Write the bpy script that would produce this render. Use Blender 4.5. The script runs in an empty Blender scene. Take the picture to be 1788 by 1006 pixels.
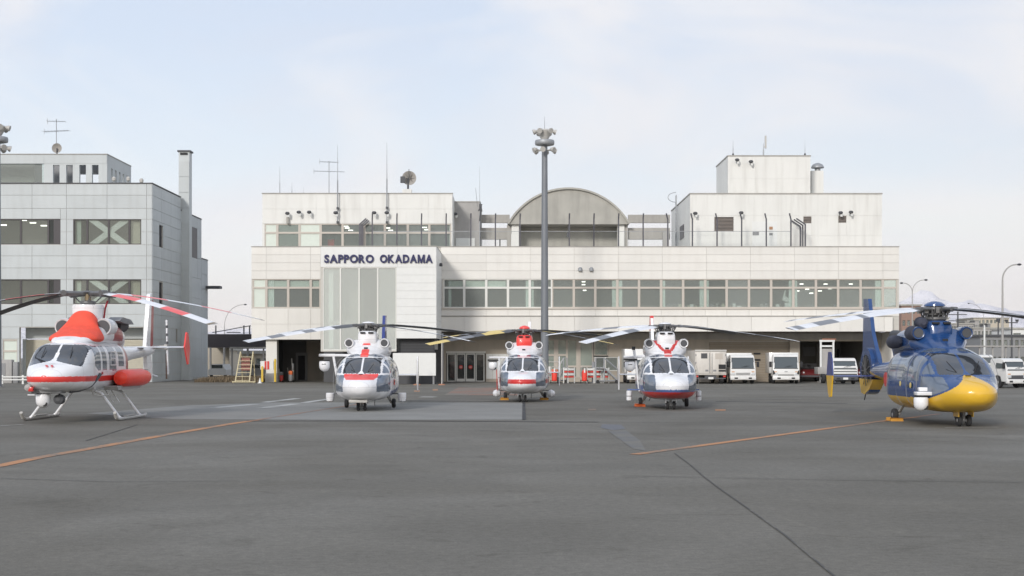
import bpy, bmesh, math, random
import numpy as np
from mathutils import Vector, Matrix
random.seed(7)
SC = bpy.context.scene
# ------------------------------------------------------------------ camera
FPX = 2430.0           # focal length in photo pixels (photo 1788 wide)
HC = 2.03              # eye height
cam_d = bpy.data.cameras.new('camera'); cam = bpy.data.objects.new('camera', cam_d)
SC.collection.objects.link(cam); SC.camera = cam
cam.location = (0, 0, HC); cam.rotation_euler = (math.pi/2, 0, 0)
cam_d.sensor_width = 36.0; cam_d.lens = 36.0*FPX/1788.0
cam_d.shift_y = 122.0/1788.0
cam_d.clip_start = 0.1; cam_d.clip_end = 40000
# ------------------------------------------------------------------ world, sun, exposure
SUN_EL, SUN_AZ = 24.0, -22.0      # elevation; azimuth from the camera's back, negative = from the left
EXPO = 0.60
W = bpy.data.worlds.new('World'); SC.world = W; W.use_nodes = True
nt = W.node_tree; nt.nodes.clear()
out = nt.nodes.new('ShaderNodeOutputWorld')
sky = nt.nodes.new('ShaderNodeTexSky'); sky.sky_type = 'NISHITA'; sky.sun_disc = False
sky.sun_elevation = math.radians(SUN_EL); sky.sun_rotation = math.radians(180 + SUN_AZ)
sky.air_density = 1.0; sky.dust_density = 1.5; sky.ozone_density = 1.0
bg1 = nt.nodes.new('ShaderNodeBackground'); bg1.inputs[1].default_value = 0.12
bg2 = nt.nodes.new('ShaderNodeBackground'); bg2.inputs[1].default_value = 0.74
mixs = nt.nodes.new('ShaderNodeMixShader')
tc = nt.nodes.new('ShaderNodeTexCoord'); sep = nt.nodes.new('ShaderNodeSeparateXYZ')
mp = nt.nodes.new('ShaderNodeMapping'); mp.inputs['Scale'].default_value = (1.0, 1.0, 2.2)
no = nt.nodes.new('ShaderNodeTexNoise'); no.inputs['Scale'].default_value = 5.0; no.inputs['Detail'].default_value = 9.0
no.inputs['Roughness'].default_value = 0.55; no.inputs['Distortion'].default_value = 0.5
cr = nt.nodes.new('ShaderNodeValToRGB')       # cloud veil thickness
cr.color_ramp.elements[0].position = 0.42; cr.color_ramp.elements[0].color = (0.80, 0.80, 0.80, 1)
cr.color_ramp.elements[1].position = 0.66; cr.color_ramp.elements[1].color = (0.98, 0.98, 0.98, 1)
ccol = nt.nodes.new('ShaderNodeValToRGB')     # thin cloud colour, from the horizon up
e = ccol.color_ramp.elements
e[0].position = 0.0; e[0].color = (0.93, 0.875, 0.885, 1)
e[1].position = 1.0; e[1].color = (0.58, 0.66, 0.80, 1)
for pos, c in ((0.035, (0.94, 0.885, 0.89, 1)), (0.085, (0.86, 0.84, 0.86, 1)), (0.14, (0.75, 0.78, 0.835, 1)), (0.22, (0.66, 0.715, 0.82, 1)), (0.5, (0.57, 0.645, 0.79, 1))):
    k = e.new(pos); k.color = c
cw = nt.nodes.new('ShaderNodeMix'); cw.data_type = 'RGBA'
no2 = nt.nodes.new('ShaderNodeTexNoise'); no2.inputs['Scale'].default_value = 4.6; no2.inputs['Detail'].default_value = 10.0; no2.inputs['Distortion'].default_value = 0.8
cr2 = nt.nodes.new('ShaderNodeValToRGB')
cr2.color_ramp.elements[0].position = 0.47; cr2.color_ramp.elements[0].color = (0, 0, 0, 1)
cr2.color_ramp.elements[1].position = 0.66; cr2.color_ramp.elements[1].color = (0.65, 0.65, 0.65, 1)
L = nt.links.new
L(tc.outputs['Generated'], sep.inputs[0]); L(tc.outputs['Generated'], mp.inputs[0])
L(mp.outputs[0], no.inputs['Vector']); L(mp.outputs[0], no2.inputs['Vector'])
L(no.outputs['Fac'], cr.inputs[0]); L(no2.outputs['Fac'], cr2.inputs[0])
L(sep.outputs['Z'], ccol.inputs[0])
L(cr2.outputs[0], cw.inputs[0]); L(ccol.outputs[0], cw.inputs[6]); cw.inputs[7].default_value = (0.90, 0.86, 0.84, 1)
L(sky.outputs[0], bg1.inputs[0]); L(cw.outputs[2], bg2.inputs[0])
L(cr.outputs[0], mixs.inputs[0]); L(bg1.outputs[0], mixs.inputs[1]); L(bg2.outputs[0], mixs.inputs[2])
L(mixs.outputs[0], out.inputs[0])
sd = bpy.data.lights.new('sun', 'SUN'); sd.energy = 1.5; sd.angle = math.radians(10); sd.color = (1.0, 0.945, 0.885)
sun = bpy.data.objects.new('sun', sd); SC.collection.objects.link(sun)
el, az = math.radians(SUN_EL), math.radians(SUN_AZ)
sdir = Vector((math.sin(az)*math.cos(el), -math.cos(az)*math.cos(el), math.sin(el)))   # towards the sun
sun.rotation_euler = sdir.to_track_quat('Z', 'Y').to_euler(); sun.location = sdir*50
SC.view_settings.view_transform = 'Standard'; SC.view_settings.look = 'None'
SC.view_settings.exposure = EXPO; SC.view_settings.gamma = 1.0; SC.view_settings.use_curve_mapping = False
SC.cycles.max_bounces = 6; SC.cycles.volume_bounces = 0

# ------------------------------------------------------------------ helpers
def U(px, Y): return (px-894.0)*Y/FPX
def V(py, Y): return HC-(py-625.0)*Y/FPX
def GY(py): return HC*FPX/(py-625.0)
MATS = {}
def mat(name, col, rough=0.6, metal=0.0, var=0.08, vscale=3.0, streak=0.0, bump=0.0, bscale=40.0, emit=0.0, coat=0.0, world=False, spec=0.5, dirt=None, rand=0.0, seams=0.0):
    if name in MATS: return MATS[name]
    m = bpy.data.materials.new(name); m.use_nodes = True; n = m.node_tree; p = n.nodes['Principled BSDF']
    p.inputs['Roughness'].default_value = rough; p.inputs['Metallic'].default_value = metal
    p.inputs['Coat Weight'].default_value = coat; p.inputs['Specular IOR Level'].default_value = spec
    if world:
        g = n.nodes.new('ShaderNodeNewGeometry'); co = g.outputs['Position']
    else:
        g = n.nodes.new('ShaderNodeTexCoord'); co = g.outputs['Object']
    base = n.nodes.new('ShaderNodeRGB'); base.outputs[0].default_value = (*col, 1)
    cur = base.outputs[0]
    def layer(cur, scale, vec, amt, lo=0.35, hi=0.65, dark=0.0, detail=5, tint=None):
        t = n.nodes.new('ShaderNodeTexNoise'); t.inputs['Scale'].default_value = 1.0; t.inputs['Detail'].default_value = detail
        mpn = n.nodes.new('ShaderNodeMapping'); mpn.inputs['Scale'].default_value = tuple(v*scale for v in vec)
        n.links.new(co, mpn.inputs[0]); n.links.new(mpn.outputs[0], t.inputs['Vector'])
        r = n.nodes.new('ShaderNodeMapRange'); r.inputs[1].default_value = lo; r.inputs[2].default_value = hi
        r.inputs[3].default_value = 0.0; r.inputs[4].default_value = amt
        n.links.new(t.outputs['Fac'], r.inputs[0])
        mx = n.nodes.new('ShaderNodeMix'); mx.data_type = 'RGBA'
        n.links.new(r.outputs[0], mx.inputs[0]); n.links.new(cur, mx.inputs[6])
        mx.inputs[7].default_value = (*(tint or tuple(c*dark for c in col)), 1)
        return mx.outputs[2]
    if var: cur = layer(cur, vscale, (1, 1, 1), var*1.6, dark=0.45)
    if streak: cur = layer(cur, 1.0, (2.2, 2.2, 0.22), streak, lo=0.48, hi=0.75, tint=dirt or tuple(c*0.5 for c in col))
    if rand:
        oi = n.nodes.new('ShaderNodeObjectInfo'); rr = n.nodes.new('ShaderNodeMapRange'); rr.inputs[3].default_value = 1-rand; rr.inputs[4].default_value = 1+rand*0.6
        n.links.new(oi.outputs['Random'], rr.inputs[0]); vm = n.nodes.new('ShaderNodeVectorMath'); vm.operation = 'SCALE'
        n.links.new(cur, vm.inputs[0]); n.links.new(rr.outputs[0], vm.inputs['Scale']); cur = vm.outputs[0]
    if seams:      # thin recessed panel joints with rivet-dark lines, in object space (y, z)
        bt = n.nodes.new('ShaderNodeTexBrick'); sx = n.nodes.new('ShaderNodeSeparateXYZ'); cx = n.nodes.new('ShaderNodeCombineXYZ')
        n.links.new(co, sx.inputs[0]); n.links.new(sx.outputs['Y'], cx.inputs['X']); n.links.new(sx.outputs['Z'], cx.inputs['Y'])
        bt.inputs['Scale'].default_value = 1.0; bt.inputs['Brick Width'].default_value = 0.83; bt.inputs['Row Height'].default_value = 0.46; bt.inputs['Mortar Size'].default_value = 0.007; bt.inputs['Mortar Smooth'].default_value = 0.3
        bt.inputs['Color1'].default_value = (1, 1, 1, 1); bt.inputs['Color2'].default_value = (0.95, 0.95, 0.95, 1); bt.inputs['Mortar'].default_value = (0.5, 0.5, 0.5, 1)
        n.links.new(cx.outputs[0], bt.inputs['Vector']); mm_ = n.nodes.new('ShaderNodeMix'); mm_.data_type = 'RGBA'; mm_.blend_type = 'MULTIPLY'; mm_.inputs[0].default_value = seams
        n.links.new(cur, mm_.inputs[6]); n.links.new(bt.outputs['Color'], mm_.inputs[7]); cur = mm_.outputs[2]
    n.links.new(cur, p.inputs['Base Color'])
    if bump:
        t = n.nodes.new('ShaderNodeTexNoise'); t.inputs['Scale'].default_value = bscale; t.inputs['Detail'].default_value = 4
        n.links.new(co, t.inputs['Vector']); b = n.nodes.new('ShaderNodeBump'); b.inputs['Strength'].default_value = bump; b.inputs['Distance'].default_value = 0.02
        n.links.new(t.outputs['Fac'], b.inputs['Height']); n.links.new(b.outputs[0], p.inputs['Normal'])
    if emit:
        p.inputs['Emission Color'].default_value = (*col, 1); p.inputs['Emission Strength'].default_value = emit
    MATS[name] = m; return m
def tag(o, label=None, cat=None, group=None, kind=None):
    if label: o['label'] = label
    if cat: o['category'] = cat
    if group: o['group'] = group
    if kind: o['kind'] = kind
    return o
def thing(name, loc, label, cat, rz=0.0, group=None):
    o = bpy.data.objects.new(name, None); SC.collection.objects.link(o); o.location = loc; o.rotation_euler = (0, 0, rz)
    o.empty_display_size = 0.3
    return tag(o, label, cat, group)
def wloc(o):
    v = Vector((0, 0, 0))
    while o is not None: v += o.location; o = o.parent
    return v
class MB:
    """collects shapes, builds ONE mesh object"""
    def __init__(s): s.v = []; s.f = []; s.m = []; s.mats = []
    def mi(s, m):
        if m not in s.mats: s.mats.append(m)
        return s.mats.index(m)
    def add(s, vs, fs, m=None):
        o = len(s.v); s.v += [tuple(v) for v in vs]; k = s.mi(m)
        for f in fs: s.f.append(tuple(i+o for i in f)); s.m.append(k)
        return s
    def box(s, x0, x1, y0, y1, z0, z1, m=None, c=0.0):
        if c <= 0:
            vs = [(x, y, z) for z in (z0, z1) for y in (y0, y1) for x in (x0, x1)]
            return s.add(vs, [(0, 2, 3, 1), (4, 5, 7, 6), (0, 1, 5, 4), (2, 6, 7, 3), (0, 4, 6, 2), (1, 3, 7, 5)], m)
        bm = bmesh.new(); bmesh.ops.create_cube(bm, size=1.0)
        for v in bm.verts: v.co = Vector(((x0+x1)/2+v.co.x*(x1-x0), (y0+y1)/2+v.co.y*(y1-y0), (z0+z1)/2+v.co.z*(z1-z0)))
        bmesh.ops.bevel(bm, geom=list(bm.edges), offset=c, segments=2, affect='EDGES', profile=0.5)
        bm.verts.index_update(); s.add([v.co[:] for v in bm.verts], [[v.index for v in f.verts] for f in bm.faces], m); bm.free(); return s
    def cyl(s, a, b, r, r2=None, n=10, m=None, caps=True):
        a, b = Vector(a), Vector(b); r2 = r if r2 is None else r2; d = (b-a).normalized()
        u = d.orthogonal().normalized(); w = d.cross(u)
        vs = [a+u*math.cos(2*math.pi*i/n)*r+w*math.sin(2*math.pi*i/n)*r for i in range(n)] + [b+u*math.cos(2*math.pi*i/n)*r2+w*math.sin(2*math.pi*i/n)*r2 for i in range(n)]
        fs = [(i, (i+1) % n, n+(i+1) % n, n+i) for i in range(n)]
        if caps: fs += [tuple(range(n-1, -1, -1)), tuple(range(n, 2*n))]
        return s.add(vs, fs, m)
    def tube(s, pts, r, n=8, m=None):
        for a, b in zip(pts[:-1], pts[1:]): s.cyl(a, b, r, n=n, m=m)
        return s
    def lathe(s, prof, c=(0, 0, 0), axis='z', n=20, m=None, caps=True):
        vs = []; fs = []
        for (r, h) in prof:
            for i in range(n):
                a = 2*math.pi*i/n; p = (r*math.cos(a), r*math.sin(a), h)
                if axis == 'x': p = (p[2], p[0], p[1])
                if axis == 'y': p = (p[0], p[2], p[1])
                vs.append((c[0]+p[0], c[1]+p[1], c[2]+p[2]))
        for k in range(len(prof)-1):
            for i in range(n):
                j = (i+1) % n; q = (k*n+i, k*n+j, (k+1)*n+j, (k+1)*n+i)
                fs.append(q if axis != 'y' else q[::-1])
        if caps: fs += [tuple(range(n-1, -1, -1)), tuple(range((len(prof)-1)*n, len(prof)*n))]
        return s.add(vs, fs, m)
    def prism(s, poly, a, b, axis='x', m=None):
        """poly in the two other axes, extruded from a to b along axis"""
        n = len(poly); vs = []
        for t in (a, b):
            for (p, q) in poly:
                vs.append({'x': (t, p, q), 'y': (p, t, q), 'z': (p, q, t)}[axis])
        fs = [tuple(range(n)), tuple(range(2*n-1, n-1, -1))] + [(i, n+i, n+(i+1) % n, (i+1) % n) for i in range(n)]
        bm = bmesh.new(); bv = [bm.verts.new(v) for v in vs]
        for f in fs: bm.faces.new([bv[i] for i in f])
        bmesh.ops.recalc_face_normals(bm, faces=bm.faces); bm.verts.index_update()
        s.add([v.co[:] for v in bm.verts], [[v.index for v in f.verts] for f in bm.faces], m); bm.free(); return s
    def build(s, name, m=None, parent=None, label=None, world=False, angle=35, kind=None):
        off = wloc(parent) if (world and parent) else Vector((0, 0, 0))
        me = bpy.data.meshes.new(name)
        me.from_pydata([(v[0]-off.x, v[1]-off.y, v[2]-off.z) for v in s.v], [], s.f)
        for k in s.mats: me.materials.append(k if k is not None else m)
        if len(s.mats) > 1: me.polygons.foreach_set('material_index', s.m)
        me.shade_smooth(); me.set_sharp_from_angle(angle=math.radians(angle)); me.update()
        o = bpy.data.objects.new(name, me); SC.collection.objects.link(o)
        if parent: o.parent = parent
        if label: o['label'] = label
        if kind: o['kind'] = kind
        return o
_unit = {}
def piece(name, m, x0, x1, y0, y1, z0, z1, parent=None):
    """a box that shares one unit-cube mesh per material (world coordinates)"""
    if m not in _unit:
        b = MB().box(-.5, .5, -.5, .5, -.5, .5)
        me = bpy.data.meshes.new('unit_'+m.name); me.from_pydata(b.v, [], b.f); me.materials.append(m); me.update(); _unit[m] = me
    o = bpy.data.objects.new(name, _unit[m]); SC.collection.objects.link(o)
    off = wloc(parent) if parent else Vector((0, 0, 0)); o.parent = parent
    o.location = Vector(((x0+x1)/2, (y0+y1)/2, (z0+z1)/2))-off; o.scale = (abs(x1-x0), abs(y1-y0), abs(z1-z0))
    return o
def wbox(name, m, x0, x1, y0, y1, z0, z1, parent=None, label=None, c=0.0):
    return MB().box(x0, x1, y0, y1, z0, z1, c=c).build(name, m, parent, label, world=True)
def wall_open(mb, x0, x1, z0, z1, y0, y1, openings):
    """wall slab facing -y with rectangular openings (x0,x1,z0,z1)"""
    zs = sorted({z0, z1} | {max(z0, min(z1, o[k])) for o in openings for k in (2, 3)})
    for a, b in zip(zs[:-1], zs[1:]):
        if b-a < 1e-4: continue
        mid = (a+b)/2; x = x0
        for o in sorted([o for o in openings if o[2] < mid < o[3] and o[1] > x0 and o[0] < x1]):
            if o[0]-x > 1e-4: mb.box(x, o[0], y0, y1, a, b)
            x = max(x, o[1])
        if x1-x > 1e-4: mb.box(x, x1, y0, y1, a, b)
    return mb
def panels(name, m, xs, zs, y, t, openings, parent, gap=0.018, axis='y'):
    """cladding panels in front of a wall; pieces cut round the openings"""
    for za, zb in zip(zs[:-1], zs[1:]):
        for xa, xb in zip(xs[:-1], xs[1:]):
            rects = [(xa, xb, za, zb)]
            for o in openings:
                nr = []
                for (a, b, c, d) in rects:
                    if o[0] >= b or o[1] <= a or o[2] >= d or o[3] <= c: nr.append((a, b, c, d)); continue
                    if o[0] > a: nr.append((a, o[0], c, d))
                    if o[1] < b: nr.append((o[1], b, c, d))
                    aa, bb = max(a, o[0]), min(b, o[1])
                    if o[2] > c: nr.append((aa, bb, c, o[2]))
                    if o[3] < d: nr.append((aa, bb, o[3], d))
                rects = nr
            for (a, b, c, d) in rects:
                if b-a < 0.12 or d-c < 0.12: continue
                g = gap/2
                if axis == 'y': piece(name, m, a+g, b-g, y-t, y, c+g, d-g, parent)
                else: piece(name, m, y, y+t, a+g, b-g, c+g, d-g, parent)
def G(px, py):
    Y = GY(py); return Vector((U(px, Y), Y, 0))
# ------------------------------------------------------------------ materials
M = {}
def pane_mat(name, col, rough=0.06, tr=0.45, tint=(0.86, 0.90, 0.88)):
    m = bpy.data.materials.new(name); m.use_nodes = True; n = m.node_tree; p = n.nodes['Principled BSDF']
    p.inputs['Roughness'].default_value = rough; p.inputs['Specular IOR Level'].default_value = 0.9
    oi = n.nodes.new('ShaderNodeObjectInfo'); hr = n.nodes.new('ShaderNodeMapRange'); hr.inputs[3].default_value = 0.72; hr.inputs[4].default_value = 1.22
    n.links.new(oi.outputs['Random'], hr.inputs[0]); vm = n.nodes.new('ShaderNodeVectorMath'); vm.operation = 'SCALE'; vm.inputs[0].default_value = col
    n.links.new(hr.outputs[0], vm.inputs['Scale']); n.links.new(vm.outputs[0], p.inputs['Base Color'])
    g = n.nodes.new('ShaderNodeNewGeometry'); wn = n.nodes.new('ShaderNodeTexNoise'); wn.inputs['Scale'].default_value = 0.9; wn.inputs['Detail'].default_value = 2
    bb_ = n.nodes.new('ShaderNodeBump'); bb_.inputs['Strength'].default_value = 0.25; bb_.inputs['Distance'].default_value = 0.05
    n.links.new(g.outputs['Position'], wn.inputs['Vector']); n.links.new(wn.outputs['Fac'], bb_.inputs['Height']); n.links.new(bb_.outputs[0], p.inputs['Normal'])
    t = n.nodes.new('ShaderNodeBsdfTransparent'); t.inputs[0].default_value = (*tint, 1)
    mx = n.nodes.new('ShaderNodeMixShader'); mx.inputs[0].default_value = tr
    n.links.new(p.outputs[0], mx.inputs[1]); n.links.new(t.outputs[0], mx.inputs[2]); n.links.new(mx.outputs[0], n.nodes['Material Output'].inputs[0])
    MATS[name] = m; return m
M['clad'] = mat('cream_cladding', (0.745, 0.73, 0.685), 0.55, rand=0.04, var=0.05, vscale=0.7, streak=0.18, dirt=(0.52, 0.49, 0.43), world=True)
M['clad3'] = mat('pale_wall_coating', (0.745, 0.745, 0.71), 0.6, var=0.06, vscale=0.5, streak=0.26, dirt=(0.38, 0.36, 0.32), world=True)
M['joint'] = mat('joint_sealant', (0.56, 0.545, 0.50), 0.8, world=True)
M['white'] = mat('white_panel', (0.74, 0.75, 0.73), 0.45, var=0.04, streak=0.12, dirt=(0.55, 0.55, 0.52), world=True)
M['gray_clad'] = mat('gray_green_cladding', (0.515, 0.55, 0.555), 0.55, rand=0.05, var=0.06, vscale=0.5, streak=0.20, dirt=(0.33, 0.34, 0.32), world=True)
M['gray_side'] = M['gray_clad']
M['frame'] = mat('beige_window_frame', (0.52, 0.475, 0.42), 0.5, var=0.04)
M['wframe'] = mat('white_window_frame', (0.72, 0.72, 0.68), 0.45, var=0.03)
M['dframe'] = mat('dark_window_frame', (0.045, 0.04, 0.045), 0.45, var=0.03)
M['pane'] = pane_mat('window_glass', (0.60, 0.64, 0.62), tr=0.80)
M['pane_green'] = pane_mat('green_tinted_glass', (0.50, 0.57, 0.52), tr=0.6)
M['pane_hall'] = pane_mat('stair_hall_glass', (0.86, 0.88, 0.84), tr=0.66)
M['pane_dark'] = pane_mat('dark_glass', (0.03, 0.035, 0.035), tr=0.5)
M['pane_left'] = pane_mat('annex_window_glass', (0.54, 0.54, 0.49), tr=0.82)  # pale diffuse base stands in for light from the rooms behind
M['room'] = mat('room_interior', (0.45, 0.46, 0.44), 0.9, world=True)
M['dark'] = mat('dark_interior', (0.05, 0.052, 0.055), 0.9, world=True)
M['curtain'] = mat('pale_green_curtain', (0.78, 0.84, 0.80), 0.9, var=0.1, vscale=6)
M['blind'] = mat('pale_window_blind', (0.66, 0.72, 0.65), 0.8, var=0.05)
M['lampon'] = mat('lit_ceiling_lamp', (1.0, 0.97, 0.88), 0.5, var=0, emit=2.2)
M['roofgray'] = mat('weathered_roof_concrete', (0.42, 0.41, 0.37), 0.8, var=0.15, vscale=0.8, streak=0.35, world=True)
M['conc'] = mat('gray_concrete', (0.40, 0.385, 0.355), 0.8, var=0.15, vscale=1.0, streak=0.3, world=True)
M['beige'] = mat('beige_ground_wall', (0.47, 0.42, 0.35), 0.7, var=0.1, vscale=0.8, streak=0.3, world=True)
M['shut'] = mat('brown_beige_shutter', (0.33, 0.28, 0.215), 0.6, var=0.08, world=True)
M['shutlight'] = mat('cream_shutter', (0.55, 0.52, 0.42), 0.6, var=0.08, world=True)
M['post'] = mat('dark_fence_post', (0.10, 0.10, 0.115), 0.5, metal=0.3, var=0.05)
M['steel'] = mat('galvanised_steel', (0.34, 0.355, 0.37), 0.5, metal=0.35, var=0.12)
M['mast'] = mat('gray_mast_paint', (0.20, 0.215, 0.235), 0.5, metal=0.2, var=0.1, vscale=0.8)
M['lampgray'] = mat('pale_gray_lamp_body', (0.50, 0.49, 0.46), 0.5, var=0.1)
M['black'] = mat('black_rubber', (0.022, 0.022, 0.024), 0.75)
M['dgray'] = mat('dark_gray_paint', (0.075, 0.078, 0.085), 0.6)
M['mgray'] = mat('mid_gray_paint', (0.25, 0.255, 0.26), 0.55)
M['navy'] = mat('navy_letter_paint', (0.012, 0.015, 0.085), 0.4, var=0.03)
M['tyre'] = mat('tyre_rubber', (0.03, 0.03, 0.032), 0.85, bump=0.2)
M['rim'] = mat('wheel_rim_metal', (0.42, 0.42, 0.42), 0.4, metal=0.5)
M['red'] = mat('red_paint', (0.55, 0.035, 0.03), 0.35, coat=0.3)
M['orange_cover'] = mat('orange_red_cover', (0.88, 0.10, 0.055), 0.65, bump=0.5, bscale=9, var=0.12, vscale=5)
M['yellow'] = mat('yellow_paint', (0.72, 0.50, 0.06), 0.5)
M['hydred'] = mat('signal_red', (0.62, 0.04, 0.03), 0.5)
M['truckwhite'] = mat('white_truck_paint', (0.72, 0.72, 0.70), 0.3, coat=0.4, var=0.05, streak=0.15, dirt=(0.42, 0.40, 0.36))
M['cream'] = mat('cream_house_wall', (0.52, 0.47, 0.38), 0.8, world=True)
M['brown'] = mat('brown_house_wall', (0.30, 0.20, 0.16), 0.8, world=True)
M['hgray'] = mat('pale_gray_house_wall', (0.40, 0.39, 0.375), 0.8, world=True, streak=0.2)
M['orangemk'] = mat('orange_chock_paint', (0.75, 0.16, 0.04), 0.6)
# ================================================================== ground
def ground_mat():
    m = bpy.data.materials.new('apron_asphalt'); m.use_nodes = True; n = m.node_tree; p = n.nodes['Principled BSDF']; Lk = n.links.new
    g = n.nodes.new('ShaderNodeNewGeometry')
    def noise(scale, vec=(1, 1, 1), detail=6, dist=0.0, rough=0.55):
        mpn = n.nodes.new('ShaderNodeMapping'); mpn.inputs['Scale'].default_value = tuple(v*scale for v in vec); Lk(g.outputs['Position'], mpn.inputs[0])
        t = n.nodes.new('ShaderNodeTexNoise'); t.inputs['Scale'].default_value = 1; t.inputs['Detail'].default_value = detail; t.inputs['Distortion'].default_value = dist
        t.inputs['Roughness'].default_value = rough; Lk(mpn.outputs[0], t.inputs['Vector']); return t.outputs['Fac']
    def ramp(f, a, b, ca, cb):
        r = n.nodes.new('ShaderNodeValToRGB'); r.color_ramp.elements[0].position = a; r.color_ramp.elements[1].position = b
        r.color_ramp.elements[0].color = (*ca, 1); r.color_ramp.elements[1].color = (*cb, 1); Lk(f, r.inputs[0]); return r.outputs[0]
    def mixc(a, b, f, mode='MIX'):
        x = n.nodes.new('ShaderNodeMix'); x.data_type = 'RGBA'; x.blend_type = mode
        if isinstance(f, float): x.inputs[0].default_value = f
        else: Lk(f, x.inputs[0])
        Lk(a, x.inputs[6]); Lk(b, x.inputs[7]); return x.outputs[2]
    c1 = ramp(noise(0.11, dist=0.6), 0.36, 0.64, (0.138, 0.129, 0.108), (0.176, 0.168, 0.147))
    c2 = ramp(noise(0.35, (0.7, 1.0, 1), dist=1.2), 0.35, 0.7, (0.88, 0.88, 0.88), (1.10, 1.10, 1.11))
    c3 = ramp(noise(9.0, detail=8), 0.25, 0.75, (0.80, 0.80, 0.80), (1.18, 1.18, 1.18))
    c4 = ramp(noise(0.8, detail=5, dist=1.5), 0.62, 0.70, (1, 1, 1), (0.80, 0.79, 0.78))
    c6 = ramp(noise(0.22, detail=7, dist=2.2, rough=0.65), 0.58, 0.66, (1, 1, 1), (0.87, 0.87, 0.86))
    c7 = ramp(noise(1.6, (1.0, 0.25, 1), detail=6, dist=0.8), 0.60, 0.72, (1, 1, 1), (1.10, 1.10, 1.09))
    c5 = ramp(noise(38.0, detail=5, rough=0.8), 0.3, 0.7, (0.66, 0.66, 0.66), (1.34, 1.34, 1.33))
    c = mixc(c1, c2, 1.0, 'MULTIPLY'); c = mixc(c, c3, 1.0, 'MULTIPLY'); c = mixc(c, c6, 1.0, 'MULTIPLY'); c = mixc(c, c7, 1.0, 'MULTIPLY'); c = mixc(c, c4, 1.0, 'MULTIPLY'); c = mixc(c, c5, 1.0, 'MULTIPLY')
    Lk(c, p.inputs['Base Color']); p.inputs['Roughness'].default_value = 0.85; p.inputs['Specular IOR Level'].default_value = 0.3
    b = n.nodes.new('ShaderNodeBump'); b.inputs['Strength'].default_value = 0.35; b.inputs['Distance'].default_value = 0.01
    Lk(noise(70, detail=4), b.inputs['Height']); Lk(b.outputs[0], p.inputs['Normal'])
    return m
def worn(name, col, under=(0.165, 0.156, 0.133), wear=0.5, scale=6.0, rough=0.8):
    m = bpy.data.materials.new(name); m.use_nodes = True; n = m.node_tree; p = n.nodes['Principled BSDF']
    g = n.nodes.new('ShaderNodeNewGeometry'); t = n.nodes.new('ShaderNodeTexNoise'); t.inputs['Scale'].default_value = scale; t.inputs['Detail'].default_value = 8; t.inputs['Roughness'].default_value = 0.7
    t2 = n.nodes.new('ShaderNodeTexNoise'); t2.inputs['Scale'].default_value = 0.45; t2.inputs['Detail'].default_value = 3
    n.links.new(g.outputs['Position'], t.inputs['Vector']); n.links.new(g.outputs['Position'], t2.inputs['Vector'])
    ad = n.nodes.new('ShaderNodeMath'); ad.operation = 'ADD'; n.links.new(t.outputs['Fac'], ad.inputs[0]); n.links.new(t2.outputs['Fac'], ad.inputs[1])
    r = n.nodes.new('ShaderNodeMapRange'); r.inputs[1].default_value = 0.55+wear*0.45; r.inputs[2].default_value = 0.75+wear*0.5
    n.links.new(ad.outputs[0], r.inputs[0])
    mx = n.nodes.new('ShaderNodeMix'); mx.data_type = 'RGBA'; mx.inputs[6].default_value = (*under, 1); mx.inputs[7].default_value = (*col, 1)
    n.links.new(r.outputs[0], mx.inputs[0]); n.links.new(mx.outputs[2], p.inputs['Base Color']); p.inputs['Roughness'].default_value = rough
    return m
GM = ground_mat()
MB().add([(-4800, -150, 0), (4800, -150, 0), (4800, 8600, 0), (-4800, 8600, 0)], [(0, 1, 2, 3)]).build('apron_ground', GM, kind='structure')
def sheet(name, pts, m, z):
    return MB().add([(p.x, p.y, z) for p in pts], [tuple(range(len(pts)))]).build(name, m, kind='structure')
def strip_from(name, pxs, w, m, z):
    pts = [G(*q) for q in pxs]; vs = []; fs = []
    # subdivide
    pp = []
    for a, b in zip(pts[:-1], pts[1:]):
        for k in range(6): pp.append(a.lerp(b, k/6))
    pp.append(pts[-1])
    for i, p in enumerate(pp):
        d = (pp[min(i+1, len(pp)-1)]-pp[max(i-1, 0)]).normalized(); nn = Vector((-d.y, d.x, 0))
        vs += [p+nn*w/2, p-nn*w/2]
    for v in vs: v.z = z
    for i in range(len(pp)-1): fs.append((2*i, 2*i+1, 2*i+3, 2*i+2))
    return MB().add(vs, fs).build(name, m, kind='structure')
slab = mat('pale_concrete_apron', (0.245, 0.242, 0.225), 0.85, var=0.16, vscale=0.5, streak=0, bump=0.2, bscale=30, world=True)
slab_poly = [G(913, 703), G(913.5, 733), G(600, 733.5), G(300, 732), G(150, 722), G(330, 708), G(480, 703)]
sheet('concrete_apron_slab', slab_poly[::-1], slab, 0.004)
orange = worn('worn_orange_line_paint', (0.46, 0.22, 0.10), wear=0.62)
orange2 = worn('faded_orange_line_paint', (0.30, 0.17, 0.11), under=(0.168, 0.172, 0.166), wear=0.55)
whitep = worn('worn_white_line_paint', (0.45, 0.45, 0.43), wear=0.5)
whitep2 = worn('faded_white_line_paint', (0.30, 0.30, 0.29), wear=0.55)
crackm = worn('faded_crack_filler', (0.07, 0.068, 0.064), wear=0.35, scale=4)
dark_seam = worn('dark_sealed_crack', (0.035, 0.035, 0.036), wear=0.25, scale=3)
strip_from('painted_orange_line', [(-40, 822), (70, 799), (150, 785), (300, 758), (400, 741), (446, 734.2)], 0.30, orange, 0.008)
strip_from('faded_orange_line', [(446, 734.0), (560, 716), (640, 704)], 0.22, orange2, 0.008)
strip_from('painted_orange_line', [(1108, 794), (1250, 775), (1420, 752), (1530, 737), (1600, 728.5)], 0.26, orange, 0.008)
strip_from('faded_orange_line', [(1600, 728), (1640, 723)], 0.22, orange2, 0.008)
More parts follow.
